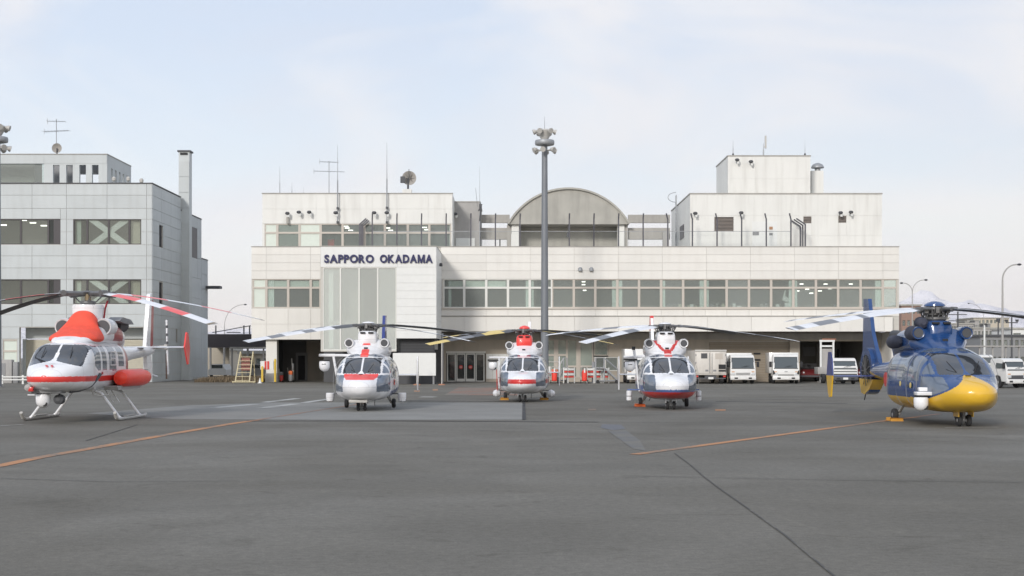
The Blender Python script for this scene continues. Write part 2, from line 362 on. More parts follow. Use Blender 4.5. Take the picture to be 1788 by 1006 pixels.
strip_from('pavement_seam', [(430, 735.5), (700, 735.5), (1045, 737.5)], 0.22, dark_seam, 0.012)
strip_from('pavement_seam', [(914.5, 701), (915, 733.5)], 0.12, dark_seam, 0.016)
strip_from('pavement_seam', [(700, 700), (913, 701.5)], 0.35, dark_seam, 0.008)
strip_from('pavement_crack', [(1178, 792), (1205, 812), (1230, 834), (1262, 858), (1305, 888), (1370, 935), (1460, 1010)], 0.024, crackm, 0.012)
strip_from('pavement_seam', [(1250, 701), (1480, 705)], 0.30, dark_seam, 0.008)
strip_from('pavement_seam', [(1180, 697.5), (1400, 696)], 0.20, whitep2, 0.008)
for pxs, w in (([(1120, 832), (1400, 838), (1788, 843)], 0.03), ([(0, 836), (200, 842), (420, 840)], 0.03), ([(1380, 770), (1560, 766), (1788, 769)], 0.04), ([(560, 752), (760, 750), (900, 754)], 0.05), ([(1045, 737.5), (1300, 739)], 0.08), ([(150, 770), (240, 742)], 0.04)):
    strip_from('fine_pavement_crack', pxs, w, crackm, 0.010)
tarp = worn('bluish_asphalt_repair', (0.13, 0.135, 0.148), wear=0.3, scale=2)
sheet('asphalt_repair_patch', [G(1048, 747), G(1052, 741), G(1085, 742), G(1092, 749), G(1070, 752)], tarp, 0.006)
tarp2 = worn('dark_asphalt_repair', (0.130, 0.130, 0.126), wear=0.5, scale=1)
sheet('asphalt_repair_patch', [G(1062, 753), G(1092, 751), G(1118, 770), G(1128, 788), G(1105, 784)], tarp2, 0.006)
redp = worn('worn_red_brown_paint', (0.24, 0.125, 0.085), wear=0.75, scale=1.5)
sheet('faded_red_apron_marking', [G(775, 690), G(800, 677), G(905, 677), G(905, 691)], redp, 0.006)
for pxs, w in (([(200, 681.5), (330, 680), (560, 679.5)], 0.25), ([(405, 680), (425, 679.6)], 0.6), ([(980, 683), (1080, 683.5)], 0.2), ([(1225, 682.5), (1400, 682), (1560, 682)], 0.25)):
    strip_from('painted_white_line', pxs, w, whitep2, 0.006)
for pxs, w in (([(374, 712.5), (410, 709), (445, 706.3)], 0.55), ([(455, 713), (490, 709), (516, 705.5)], 0.5), ([(461, 703), (520, 696)], 0.45), ([(530, 703.5), (575, 697)], 0.4), ([(1650, 747), (1742, 746.5)], 0.14), ([(0, 744), (40, 742)], 0.2), ([(742, 694), (752, 693)], 0.8)):
    strip_from('painted_white_dash', pxs, w, whitep, 0.010)
for (px, py, w) in ((1034, 715.5, 14), (1258, 716.5, 18), (728, 683, 10), (760, 681, 9)):
    sheet('painted_orange_dash', [G(px-w/2, py+1.2), G(px+w/2, py+1.2), G(px+w/2, py-1.2), G(px-w/2, py-1.2)], orange, 0.010)

# ================================================================== distant terrain
def hills(name, x0, x1, Y, depth, hfun, m, nx=150, ny=14):
    vs = []; fs = []
    from mathutils import noise as nz
    for j in range(ny+1):
        for i in range(nx+1):
            x = x0+(x1-x0)*i/nx; y = Y+depth*j/ny; t = j/ny
            prof = math.sin(min(1, t*1.15)*math.pi/2)**1.3
            h = hfun(x)*prof*(0.80+0.55*nz.fractal(Vector((x*0.0022, y*0.0022, 3.1)), 0.9, 2.1, 6))
            vs.append((x, y, max(-2, h) if j else -2))
    for j in range(ny):
        for i in range(nx):
            a = j*(nx+1)+i; fs.append((a, a+1, a+nx+2, a+nx+1))
    return MB().add(vs, fs).build(name, m, kind='structure', angle=60)
def snow_mat():
    m = bpy.data.materials.new('hazed_snowy_hillside'); m.use_nodes = True; n = m.node_tree; p = n.nodes['Principled BSDF']
    g = n.nodes.new('ShaderNodeNewGeometry'); t = n.nodes.new('ShaderNodeTexNoise'); t.inputs['Scale'].default_value = 0.006; t.inputs['Detail'].default_value = 10; t.inputs['Roughness'].default_value = 0.7
    n.links.new(g.outputs['Position'], t.inputs['Vector']); r = n.nodes.new('ShaderNodeValToRGB')
    r.color_ramp.elements[0].position = 0.38; r.color_ramp.elements[0].color = (0.56, 0.55, 0.59, 1); r.color_ramp.elements[1].position = 0.58; r.color_ramp.elements[1].color = (0.86, 0.83, 0.84, 1)  # snow and trees; tree tone paled to put distance haze into the colour
    n.links.new(t.outputs['Fac'], r.inputs[0]); n.links.new(r.outputs[0], p.inputs['Base Color']); p.inputs['Roughness'].default_value = 0.9
    return m
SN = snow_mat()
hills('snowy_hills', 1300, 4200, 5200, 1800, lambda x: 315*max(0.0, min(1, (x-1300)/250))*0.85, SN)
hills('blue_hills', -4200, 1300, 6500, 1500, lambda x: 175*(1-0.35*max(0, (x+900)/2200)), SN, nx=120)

# ================================================================== haze
hm = bpy.data.materials.new('thin_haze_air'); hm.use_nodes = True; hn = hm.node_tree; hn.nodes.clear()
ho = hn.nodes.new('ShaderNodeOutputMaterial'); hv = hn.nodes.new('ShaderNodeVolumePrincipled')
hv.inputs['Color'].default_value = (1.0, 0.98, 0.99, 1); hv.inputs['Density'].default_value = 0.00005; hv.inputs['Anisotropy'].default_value = 0.2
hn.links.new(hv.outputs[0], ho.inputs['Volume'])
HAZE = MB().box(-5200, 5200, -200, 9500, -3, 420).build('haze', hm, kind='stuff')
# ================================================================== terminal building
YF = 115.0
T = thing('terminal_building', (U(1000, YF), YF, 0), 'long two storey cream airport terminal with blue lettering and arched rooftop hall', 'building')
LT = []          # opening rectangles of the long second-floor wall
def UF(px): return U(px, YF)
def VF(py): return V(py, YF)
xr = [774, 810.5, 849, 887, 925, 964, 1002, 1039.5, 1078, 1116, 1154.6, 1193, 1231.6, 1269, 1308, 1346.7, 1385.5, 1425, 1463.7, 1503, 1541.7, 1567]
xl = [441, 464.8, 503, 542.4, 559.5]
z2a, z2b = VF(537.5), VF(487.5)
opens = [(UF(xr[0]), UF(xr[-1]), z2a, z2b), (UF(xl[0]), UF(xl[-1]), z2a, z2b)]
wm = MB(); wall_open(wm, UF(439), UF(560), VF(593), VF(431)-0.03, YF+0.04, YF+0.35, opens)
wall_open(wm, UF(560), UF(1570), VF(578), VF(431)-0.03, YF+0.04, YF+0.35, opens)
wm.build('wall', M['joint'], T, world=True)
zs_top = [VF(487.5), VF(473), VF(459), VF(445), VF(431.5)]
xs_r = [UF(770), UF(849)] + [UF(849+76.9*k) for k in range(1, 9)] + [UF(1541.7), UF(1570)]
panels('cladding_panel', M['clad'], xs_r, zs_top, YF+0.04, 0.045, opens, T)
panels('cladding_panel', M['clad'], [UF(439), UF(464.8), UF(542.4), UF(560)], zs_top, YF+0.04, 0.045, opens, T)
panels('cladding_panel', M['clad'], [UF(439), UF(464.8), UF(503), UF(542.4), UF(560)], [VF(593), VF(566), VF(539)], YF+0.04, 0.045, opens, T)
panels('sill_panel', M['clad'], [UF(q) for q in [771]+xr[1:-1]+[1570]], [VF(552), VF(539.5)], YF+0.04, 0.045, opens, T)
wbox('window_ledge', M['frame'], UF(771), UF(1568), YF-0.10, YF+0.02, VF(540), VF(537.5), T)
wbox('coping', M['conc'], UF(438.5), UF(1570.5), YF-0.04, YF+0.45, VF(431.3), VF(430), T)
wbox('ledge', M['conc'], UF(771), UF(1556), 114.45, YF+0.03, VF(553.0), VF(551.4), T)
fx = [UF(771), UF(811)] + [UF(849+76.9*k) for k in range(0, 10)]; fx = [q for q in fx if q < UF(1550)] + [UF(1556)]
panels('fascia_panel', M['clad'], fx, [V(579, 114.5), VF(553.2)], 114.55, 0.05, [], T)
wbox('fascia_core', M['joint'], UF(771), UF(1556), 114.56, YF+0.03, V(579, 114.5), VF(553.2), T)
wbox('right_side_wall', M['clad'], UF(1556), UF(1570), YF+0.36, 133, 0, VF(579), T)
wbox('wall_end', M['clad'], UF(1556.5), UF(1570), YF+0.0, YF+0.35, 0, VF(579.5), T)
wbox('side_wall', M['clad'], UF(439)+0.02, UF(439)+0.3, YF+0.36, 133, VF(593), VF(432), T)
wbox('roof', M['roofgray'], UF(439)+0.31, UF(1570)-0.02, YF+0.36, 133, 10.5, 10.75, T)
wbox('floor_slab', M['conc'], UF(562), UF(1556)-0.02, YF+0.36, 133, VF(579)+0.02, VF(579)+0.42, T)
wbox('floor_slab', M['conc'], UF(439)+0.31, UF(561), YF+0.36, 133, VF(593)+0.02, VF(593)+0.42, T)
wbox('room_back_wall', M['room'], UF(441), UF(1567), 119.6, 119.8, VF(579)+0.45, 10.45, T)
wbox('room_ceiling', M['room'], UF(441), UF(1567), YF+0.37, 119.58, VF(486), VF(486)+0.1, T)
# windows of the long floor
def window_bay(parent, x0, x1, z0, z1, zt, y, mf, mp, mull=0.10, pm=None, name='window', pane='pane', split=True):
    f = MB(); d0, d1 = y+0.05, y+0.16
    f.box(x0, x0+mull, d0, d1, z0, z1); f.box(x1-mull, x1, d0, d1, z0, z1)
    f.box(x0+mull, x1-mull, d0, d1, z0, z0+0.07); f.box(x0+mull, x1-mull, d0, d1, z1-0.07, z1)
    if zt: f.box(x0+mull, x1-mull, d0-0.01, d1, zt-0.08, zt+0.08)
    fo = f.build(name, mf, parent, world=True)
    ya = y+0.10
    cells = [(z0+0.07, (zt-0.08) if zt else z1-0.07)] + ([(zt+0.08, z1-0.07)] if zt else [])
    for (a, b) in cells:
        pmesh = MB().box(x0+mull, x1-mull, ya, ya+0.012, a, b).build(pane, mp, parent, world=True)
        pmesh.parent = fo
    return fo
zt2 = VF(502.5)
for k in range(len(xr)-1):
    window_bay(T, UF(xr[k]), UF(xr[k+1])-0.001, z2a, z2b, zt2, YF, M['frame'] if k > 4 else M['wframe'], M['pane_green'] if k == 20 else M['pane'])
for k in range(len(xl)-1):
    window_bay(T, UF(xl[k]), UF(xl[k+1])-0.001, z2a, z2b, zt2, YF, M['frame'], M['blind'] if k == 0 else M['pane'])
def curtain(x0, x1, z0, z1, y, m=None):
    """a gathered curtain, folds as real geometry"""
    n = max(6, int((x1-x0)/0.06)); vs = []; fs = []
    for i in range(n+1):
        x = x0+(x1-x0)*i/n; yy = y+0.035*math.sin(i*1.9)
        vs += [(x, yy, z0), (x, yy, z1)]
    for i in range(n): fs.append((2*i, 2*i+2, 2*i+3, 2*i+1))
    return MB().add(vs, fs).build('curtain', m or M['curtain'], T, world=True, angle=80)
for (a, b) in ((783, 788), (918, 932), (1069, 1087), (1152, 1162), (1222, 1238), (1378, 1393), (1529, 1541), (466, 478)):
    curtain(UF(a), UF(b), z2a+0.05, z2b-0.1, YF+0.18)
for (a, b) in ((787, 808), (813, 847), (851, 883), (506, 540), (467, 501), (545, 558)):
    wbox('rolled_blind', M['blind'], UF(a), UF(b), YF+0.22, YF+0.26, VF(501), VF(490.5), T)
for px, py in ((1019, 492), (1019, 497), (1021, 507), (1400, 496), (1442, 496), (1486, 496), (1417, 512), (1432, 508), (1393, 508), (1410, 505), (1450, 504)):
    Yd = YF+1.2+3.0*random.random()
    MB().box(U(px-3, Yd), U(px+3, Yd), Yd, Yd+0.2, V(py+0.8, Yd), V(py-0.8, Yd)).build('ceiling_lamp', M['lampon'], T, world=True)
# things standing on the window sills inside
rnd = random.Random(3)
for px in (1169, 1187, 1203, 1208, 1215, 1243, 1252, 1263, 1282, 1291, 1330, 1338, 1358, 1374, 1419, 1459, 1500):
    w = rnd.uniform(3, 8); h = rnd.uniform(3, 9); Yd = YF+0.5+rnd.random()*0.4
    mm = rnd.choice([M['white'], M['white'], M['hgray'], M['shutlight'], M['mgray']])
    Yd = YF+0.19; b = wbox('desk_item', mm, U(px-w/2, Yd), U(px+w/2, Yd), Yd, Yd+0.12, z2a+0.01, z2a+h/21.1, T)
# white torn poster in one window
MB().prism([(UF(1367), VF(524)), (UF(1371), VF(508)), (UF(1374), VF(505)), (UF(1372), VF(516)), (UF(1377), VF(520)), (UF(1383), VF(526)), (UF(1374), VF(527))], YF+0.30, YF+0.31, axis='y').build('paper_sheet', M['white'], T, world=True)

# ground-floor wall under the overhang
YG = 118.0
def UGr(px): return U(px, YG)
def VGr(py): return V(py, YG)
gop = [(UGr(779), UGr(848), 0, VGr(617)), (UGr(944), UGr(1062), 0.35, VGr(592)), (UGr(1037), UGr(1079), 0.9, VGr(623)),
       (UGr(1238), UGr(1378), 0, VGr(596)), (UGr(1396), UGr(1511), 0, VGr(596)), (UGr(476), UGr(561), 0, VGr(590))]
g = MB(); wall_open(g, UGr(770), UGr(1556), 0, VF(579), YG, YG+0.3, gop); g.build('ground_floor_wall', M['beige'], T, world=True)
panels('wall_panel', M['white'], [UGr(849), UGr(860), UGr(871), UGr(885), UGr(899)], [0.25, VGr(618)], YG, 0.03, [], T)
wbox('beam', M['conc'], UGr(771), UGr(1556), YG-0.12, YG-0.005, VGr(593), VGr(582), T)
wbox('pillar', M['clad'], UF(463), UF(482), YF+0.36, YF+1.3, 0, VF(593)+0.01, T)
wbox('pillar_base', M['conc'], UF(462), UF(483), YF+0.30, YF+1.4, 0, 0.75, T)
wbox('pillar', M['beige'], UGr(1378.2), UGr(1395.5), YG-0.25, YG-0.001, 0, VGr(593)-0.02, T)
# glass entrance
wbox('entrance_frame', M['wframe'], UGr(779), UGr(848), YG-0.06, YG+0.1, VGr(617), VGr(615)+0.08, T)
leaf = [780, 796.5, 813, 830, 846.5]
for k in range(4):
    x0, x1 = UGr(leaf[k])+0.02, UGr(leaf[k+1])-0.02; zt = VGr(617)-0.02
    fr = MB(); w = 0.09
    fr.box(x0, x0+w, YG-0.02, YG+0.05, 0.02, zt); fr.box(x1-w, x1, YG-0.02, YG+0.05, 0.02, zt); fr.box(x0+w, x1-w, YG-0.02, YG+0.05, zt-0.09, zt); fr.box(x0+w, x1-w, YG-0.02, YG+0.05, 0.02, 0.26 if k in (1, 2) else 0.1)
    d = fr.build('glass_door', M['wframe'], T, world=True)
    q = MB().box(x0+w, x1-w, YG+0.01, YG+0.02, 0.1, zt-0.09).build('pane', M['pane_dark'], T, world=True); q.parent = d
    if k in (1, 2):
        c = MB().lathe([(0.17, 0), (0.17, 0.006)], ((x0+x1)/2, YG+0.0, 1.25), axis='y', n=20).build('warning_disc', M['hydred'], T, world=True); c.parent = d
        c = MB().box((x0+x1)/2-0.09, (x0+x1)/2+0.09, YG-0.012, YG-0.006, 1.22, 1.28).build('disc_mark', M['white'], T, world=True); c.parent = d
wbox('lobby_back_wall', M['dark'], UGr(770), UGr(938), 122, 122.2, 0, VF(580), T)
wbox('lobby_red_board', M['hydred'], U(785, 120), U(794, 120), 120, 120.1, 0.3, 1.7, T)
wbox('lobby_counter', M['mgray'], U(832, 121), U(842, 121), 121, 121.5, 0, 1.0, T)
# tall pale-green glazing with beige mullions
gz = [945, 953, 969, 973, 990, 1008, 1012, 1036]
for k in range(len(gz)-1):
    if gz[k+1]-gz[k] < 6: wbox('mullion', M['frame'], UGr(gz[k]), UGr(gz[k+1]), YG+0.02, YG+0.2, 0.36, VGr(593), T); continue
    window_bay(T, UGr(gz[k]), UGr(gz[k+1])-0.001, 0.36, VGr(593), VGr(620) if k % 2 else VGr(640), YG, M['frame'], M['pane_green'], mull=0.09)
window_bay(T, UGr(1037), UGr(1057)-0.001, 0.92, VGr(623.5), None, YG, M['wframe'], M['pane'], mull=0.06)
window_bay(T, UGr(1057), UGr(1079), 0.92, VGr(623.5), None, YG, M['wframe'], M['pane'], mull=0.06)
window_bay(T, UGr(1037), UGr(1061.5), VGr(621), VGr(593), None, YG, M['frame'], M['pane_green'], mull=0.06)
wbox('hall_back_wall', M['room'], UGr(940), UGr(1084), 120.5, 120.7, 0, VF(580), T)
wbox('door_leaf', M['hgray'], UGr(1190), UGr(1207), YG-0.05, YG-0.003, 0, VGr(608), T)
# shutter with slats
SH = wbox('shutter_back', M['joint'], UGr(1238), UGr(1378), YG+0.16, YG+0.2, 0, VGr(596), T)
zz = 0.02
while zz < VGr(596)-0.14:
    piece('shutter_slat', M['shut'], UGr(1238.5), UGr(1377.5), YG+0.08, YG+0.155, zz, zz+0.125, T); zz += 0.14
for (a, b, c, d) in ((1316, 1328, 616, 619), (1316, 1328, 627, 630)):
    wbox('wall_vent', M['black'], UGr(a), UGr(b), YG+0.02, YG+0.075, VGr(d), VGr(c), T)
# open garage
GX0, GX1 = UGr(1396), UGr(1511)
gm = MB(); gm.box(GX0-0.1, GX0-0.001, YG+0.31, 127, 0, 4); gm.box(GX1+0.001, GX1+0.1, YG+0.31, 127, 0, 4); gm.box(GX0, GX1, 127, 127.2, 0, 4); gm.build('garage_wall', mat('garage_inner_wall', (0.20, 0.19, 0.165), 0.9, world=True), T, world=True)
for (a, b, c, d, mm) in ((1403, 1424, 606, 622, 'mgray'), (1426, 1431, 600, 668, 'conc'), (1438, 1452, 608, 640, 'hgray'), (1462, 1465, 610, 640, 'black'), (1480, 1487, 605, 613, 'black')):
    wbox('garage_wall_board', M[mm], U(a, 126.8), U(b, 126.8), 126.85, 126.95, V(d, 126.9), V(c, 126.9), T)
# carport under the left wing
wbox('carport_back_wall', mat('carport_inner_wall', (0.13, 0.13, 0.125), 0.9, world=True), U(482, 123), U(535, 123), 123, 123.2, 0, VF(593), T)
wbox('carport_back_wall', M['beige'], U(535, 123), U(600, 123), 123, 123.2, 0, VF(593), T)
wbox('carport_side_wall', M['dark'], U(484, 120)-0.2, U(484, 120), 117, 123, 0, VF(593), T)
wbox('door_frame', M['mgray'], U(517, 123), U(537, 123), 122.9, 122.99, 0, V(616, 123), T)
wbox('door', M['black'], U(521, 123), U(533, 123), 122.84, 122.89, 0.1, V(621, 123), T)
wbox('understair_wall', M['dgray'], UF(561), UF(771), YG-1.5, YG-1.3, 0, VF(579), T)  # dark colour puts the shade under the stair hall into the wall
wbox('ground_floor_side_wall', M['gray_clad'], UGr(770)-0.3, UGr(770)-0.001, YG-1.29, 127, 0, VF(580), T)
# drain pipe and hood vents
MB().cyl((UF(771.5)+0.12, 113.9, 0), (UF(771.5)+0.12, 113.9, VF(582)), 0.07).build('drain_pipe', M['steel'], T, world=True)
for px in (1013, 1032.5):
    MB().lathe([(0.17, -0.12), (0.17, 0.05), (0.14, 0.14), (0.06, 0.2)], (UF(px), YF-0.12, VF(471)), n=12).build('vent_hood', M['steel'], T, world=True)

# ---- projecting stair hall with the name
YS = 107.2
def US(px): return U(px, YS)
def VS(py): return V(py, YS)
sx0, sx1, sz0, sz1 = US(560), US(762), VS(614), VS(430.5)
gop = [(US(564), US(692), VS(612), VS(467))]
s = MB(); wall_open(s, sx0, sx1, VS(591), sz1-0.02, YS+0.03, YS+0.3, gop); wall_open(s, sx0, US(692), sz0, VS(591), YS+0.03, YS+0.3, gop)
s.box(sx1-0.25, sx1-0.03, YS+0.31, YF+0.03, VS(591), sz1-0.02); s.box(sx0+0.0, sx0+0.25, YS+0.31, YF+0.03, sz0, sz1-0.02)
s.build('stair_hall_wall', M['joint'], T, world=True)
panels('stair_hall_panel', M['white'], [sx0, US(627), US(694), sx1], [VS(466.5), sz1-0.02], YS+0.03, 0.04, gop, T, gap=0.012)
panels('stair_hall_panel', M['white'], [US(692.4), sx1], [VS(591)]+[VS(466.5)+(VS(591)-VS(466.5))*k/9 for k in range(8, -1, -1)], YS+0.03, 0.04, gop, T, gap=0.012)
panels('stair_hall_panel', M['white'], [YS+0.02, 110, 112.6, YF+0.02], [VS(591)]+[VS(591)+(sz1-VS(591))*k/5 for k in range(1, 6)], sx1-0.03, 0.04, [], T, gap=0.015, axis='x')
wbox('stair_hall_roof', M['roofgray'], sx0-0.01, sx1+0.02, YS-0.03, YF, sz1-0.01, sz1+0.06, T)
wbox('stair_hall_floor', M['mgray'], sx0+0.26, US(692), YS+0.31, YF, sz0, sz0+0.15, T)
wbox('louvre_band', M['dgray'], US(693), sx1-0.2, YS+0.8, YS+1.0, VS(617), VS(591), T)
wbox('stair_hall_floor', M['mgray'], US(693), sx1-0.04, YS+1.01, YF, VS(591), VS(591)+0.12, T)
for k in range(9): piece('louvre_slat', M['dgray'], US(694), sx1-0.25, YS+0.70, YS+0.79, VS(616)+k*0.12, VS(616)+k*0.12+0.07, T)
wbox('lower_wall', M['dgray'], US(693), sx1-0.1, YS+1.6, YS+1.8, 0, VS(617), T)  # dark colour stands in for shade in the recess below the board
gl = [564, 594.5, 627, 659.5, 692]
for k in range(4):
    window_bay(T, US(gl[k]), US(gl[k+1])-0.001, VS(612), VS(467), None, YS-0.02, M['wframe'], M['pane_hall'], mull=0.055)
curtain(US(572), US(580), VS(612)+0.2, VS(467)-0.1, YS+0.7)
wbox('stair_core', M['conc'], US(603), US(626), YS+3.2, YS+3.6, sz0+0.2, sz1-0.2, T)
wbox('stair_back_wall', M['white'], sx0+0.3, sx1-0.3, YF-0.3, YF-0.1, sz0+0.2, sz1-0.3, T)
wbox('stair_landing', M['conc'], US(566), US(690), YS+0.6, YF-0.35, VS(566), VS(560), T)
for k in range(14):
    piece('stair_step', M['conc'], US(632)+k*0.26, US(632)+k*0.26+0.4, YS+1.2, YS+2.6, VS(606)+k*0.16, VS(606)+k*0.16+0.12, T)
MB().lathe([(0.12, -0.1), (0.14, 0.0), (0.1, 0.16)], (sx1+0.18, 110.5, V(463, 110.5)), n=12).build('wall_lamp', M['dgray'], T, world=True)
# lettering, each letter its own mesh
def letters(word, x0, x1, z0, hcap, y, gap):
    dg = bpy.context.evaluated_depsgraph_get(); ms = []
    for ch in word:
        if ch == 'M':
            w_, s_ = 0.80, 0.17; pl = [(0, 0), (s_, 0), (s_, .47), (w_/2-.09, 0), (w_/2+.09, 0), (w_-s_, .47), (w_-s_, 0), (w_, 0), (w_, .75), (w_-.2, .75), (w_/2, .27), (.2, .75), (0, .75)]
            b_ = MB().prism(pl, -.06, .06, axis='z'); me = bpy.data.meshes.new('letter'); me.from_pydata(b_.v, [], b_.f); me.update()
            co = np.array([v.co[:] for v in me.vertices]); ms.append((ch, me, co.min(0), co.max(0))); continue
        cu = bpy.data.curves.new('letter', 'FONT'); cu.body = ch; cu.size = 1.0; cu.extrude = 0.06; cu.offset = 0.026 if ch == 'M' else 0.042; cu.resolution_u = 6
        ob = bpy.data.objects.new('letter', cu); SC.collection.objects.link(ob); dg.update()
        me = bpy.data.meshes.new_from_object(ob.evaluated_get(dg)); SC.collection.objects.unlink(ob); bpy.data.objects.remove(ob)
        co = np.array([v.co[:] for v in me.vertices]); ms.append((ch, me, co.min(0), co.max(0)))
    hs = max(m[3][1]-m[2][1] for m in ms if m[0] in 'PKD'); ms = [(c_, m_, l_, h_) for c_, m_, l_, h_ in ms]; sc = hcap/hs
    wf = lambda c: 1.0
    tot = sum((m[3][0]-m[2][0])*wf(m[0]) for m in ms)*sc; fx = (x1-x0-gap*(len(word)-1))/tot; x = x0
    for ch, me, lo, hi in ms:
        for v in me.vertices:
            cx, cy, cz = v.co; v.co = ((cx-lo[0])*sc*fx*wf(ch), -cz*0.9, (cy-(0 if ch == 'M' else lo[1]))*(hcap/0.75 if ch == 'M' else hcap/(hi[1]-lo[1])))
        me.materials.clear(); me.materials.append(M['navy']); me.update()
        o = bpy.data.objects.new('letter', me); SC.collection.objects.link(o); o.parent = T
        o.location = Vector((x, y, z0))-wloc(T); x += (hi[0]-lo[0])*sc*fx*wf(ch)+gap
        o['label'] = 'raised navy letter '+ch
letters('SAPPORO', US(566.5), US(653), VS(459.3), 0.64, YS-0.07, 0.045)
letters('OKADAMA', US(663.5), US(755.5), VS(459.3), 0.64, YS-0.07, 0.045)

# ---- third floor, left block
Y3 = 119.0
def U3(px): return U(px, Y3)
def V3(py): return V(py, Y3)
x3 = [461.7, 484, 522.8, 559.7, 598, 636, 672, 712, 749.5, 788]
op = [(U3(461.7), U3(788), 10.9, V3(391))]
b = MB(); wall_open(b, U3(458), U3(790), 10.74, V3(338.6), Y3+0.03, Y3+0.3, op); b.box(U3(790)-0.3, U3(790), Y3+0.31, 131, 10.74, V3(338.6)); b.box(U3(458), U3(458)+0.3, Y3+0.31, 131, 10.74, V3(338.6)); b.build('upper_wall', M['clad3'], T, world=True)
panels('upper_wall_panel', M['clad3'], [U3(458), U3(552), U3(650), U3(748), U3(790)], [V3(390.6), V3(365), V3(338.7)], Y3+0.03, 0.03, op, T, gap=0.012)
wbox('coping', M['conc'], U3(457), U3(791), Y3-0.05, Y3+0.35, V3(338.6), V3(337), T)
wbox('upper_roof', M['roofgray'], U3(458)+0.31, U3(790)-0.31, Y3+0.31, 131, 15.5, 15.7, T)
for k in range(9):
    window_bay(T, U3(x3[k]), U3(x3[k+1])-0.001, 10.9, V3(391), V3(406.5), Y3, M['frame'], M['blind'] if k in (0, 2) else (M['pane_green'] if k == 1 else M['pane']))
wbox('room_back_wall', M['room'], U3(462), U3(786), 122.5, 122.7, 10.8, 15.4, T)
wbox('red_cabinet', M['hydred'], U(572, 120.2), U(583, 120.2), 120.2, 120.6, 10.9, V(418, 120.2), T)
for (px, py) in ((606, 398), (612, 402), (604, 395), (677, 398), (682, 402), (741, 397), (745, 401)):
    MB().box(U(px-4, 120.5), U(px+4, 120.5), 120.5, 120.7, V(py+.7, 120.5), V(py-.7, 120.5)).build('ceiling_lamp', M['lampon'], T, world=True)
# block behind (blue-gray)
bb = MB(); bb.box(U(786, 123), U(838, 123), 123, 131, 10.74, V(353, 123)); bb.build('stair_tower', M['hgray'], T, world=True)
wbox('coping', M['conc'], U(786, 123), U(839, 123), 122.95, 131.05, V(353, 123), V(351.5, 123), T)
wbox('door', M['white'], U(796, 122.9), U(829, 122.9), 122.92, 122.99, 10.74, V(416, 123), T)
# right block with visible left side
xw0, xw1, zw = U3(1205), U3(1540), V3(339)
rop = [(U3(1247.5), U3(1281), V3(404), V3(379)), (U3(1403), U3(1417), V3(390), V3(378)), (U3(1464), U3(1478), V3(389), V3(377))]
b = MB(); wall_open(b, xw0, xw1, 10.74, zw, Y3+0.03, Y3+0.3, rop); b.box(xw0, xw0+0.25, Y3+0.31, 133, 10.74, zw); b.box(xw1-0.25, xw1, Y3+0.31, 133, 10.74, zw); b.build('upper_wall', M['clad3'], T, world=True)
panels('upper_wall_panel', M['clad3'], [xw0]+[xw0+(xw1-xw0)*k/6 for k in range(1, 7)], [10.8, 12.5, 14.2, zw-0.01], Y3+0.03, 0.025, rop, T, gap=0.010)
wbox('coping', M['conc'], xw0-0.05, xw1+0.05, Y3-0.05, Y3+0.35, zw, zw+0.09, T)
wbox('coping', M['conc'], xw0-0.05, xw0+0.3, Y3+0.36, 133, zw, zw+0.09, T)
wbox('upper_roof', M['roofgray'], xw0+0.26, xw1-0.26, Y3+0.31, 133, 15.5, 15.7, T)
for (a, bq, c, d) in rop:
    wbox('louvre_back', M['mgray'], a, bq, Y3+0.22, Y3+0.26, c, d, T); zz = c+0.03
    while zz < d-0.06: piece('louvre_slat', mat('louvre_brown_gray', (0.26, 0.225, 0.20), 0.6), a+0.02, bq-0.02, Y3+0.08, Y3+0.2, zz, zz+0.06, T); zz += 0.12
wbox('door', M['white'], U3(1313), U3(1357), Y3-0.04, Y3-0.001, 10.9, V3(387), T)
wbox('door_louvre', M['mgray'], U3(1314), U3(1325), Y3-0.06, Y3-0.042, V3(411), V3(405), T)
wbox('door_sign', mat('door_sign_brown', (0.45, 0.25, 0.14), 0.5), U3(1343), U3(1349), Y3-0.06, Y3-0.042, V3(401), V3(396), T)
wbox('door_sign', M['mgray'], U3(1343), U3(1349), Y3-0.06, Y3-0.042, V3(411), V3(407), T)
Ys = 124.5
wbox('side_window', M['dframe'], xw0-0.05, xw0-0.002, 123.2, 126.0, V(417, 124.5), V(394, 124.5), T)
# left-side ladder with hoops
lad = MB()
for yy in (127.2, 127.8): lad.cyl((xw0-0.2, yy, 10.74), (xw0-0.2, yy, zw+0.9), 0.035, n=6)
zz = 11.0
while zz < zw: lad.cyl((xw0-0.2, 127.2, zz), (xw0-0.2, 127.8, zz), 0.02, n=5); zz += 0.35
lad.tube([(xw0-0.2+0.75*math.sin(a)*-1, 127.5, zw+0.7+0.45*math.cos(a)) for a in [k*math.pi/8 for k in range(0, 9)]], 0.03, n=5)
lad.build('ladder', M['steel'], T, world=True)
# penthouse
Yp = 121.0
px0, px1, pz = U(1271, Yp), U(1415, Yp), V(273, Yp)
b = MB(); b.box(px0, px1, Yp, 127.8, 15.7, pz); b.build('penthouse', M['clad3'], T, world=True)
panels('penthouse_panel', M['clad3'], [px0, px0+2.4, px0+4.8, px1], [15.7, 17.6, pz-0.02], Yp-0.001, 0.02, [], T, gap=0.008)
wbox('coping', M['conc'], px0-0.05, px1+0.05, Yp-0.06, 127.9, pz, pz+0.09, T)
wbox('flue_shaft', M['clad3'], U(1417, 123), U(1438, 123), 123, 124.2, 15.7, V(298, 123), T)
MB().lathe([(0.25, -0.35), (0.25, 0), (0.56, 0.02), (0.56, 0.12), (0.42, 0.34), (0.15, 0.46), (0.0, 0.47)], (U(1427.5, 123.6), 123.6, V(294, 123.6)), n=20).build('vent_cowl', M['steel'], T, world=True)
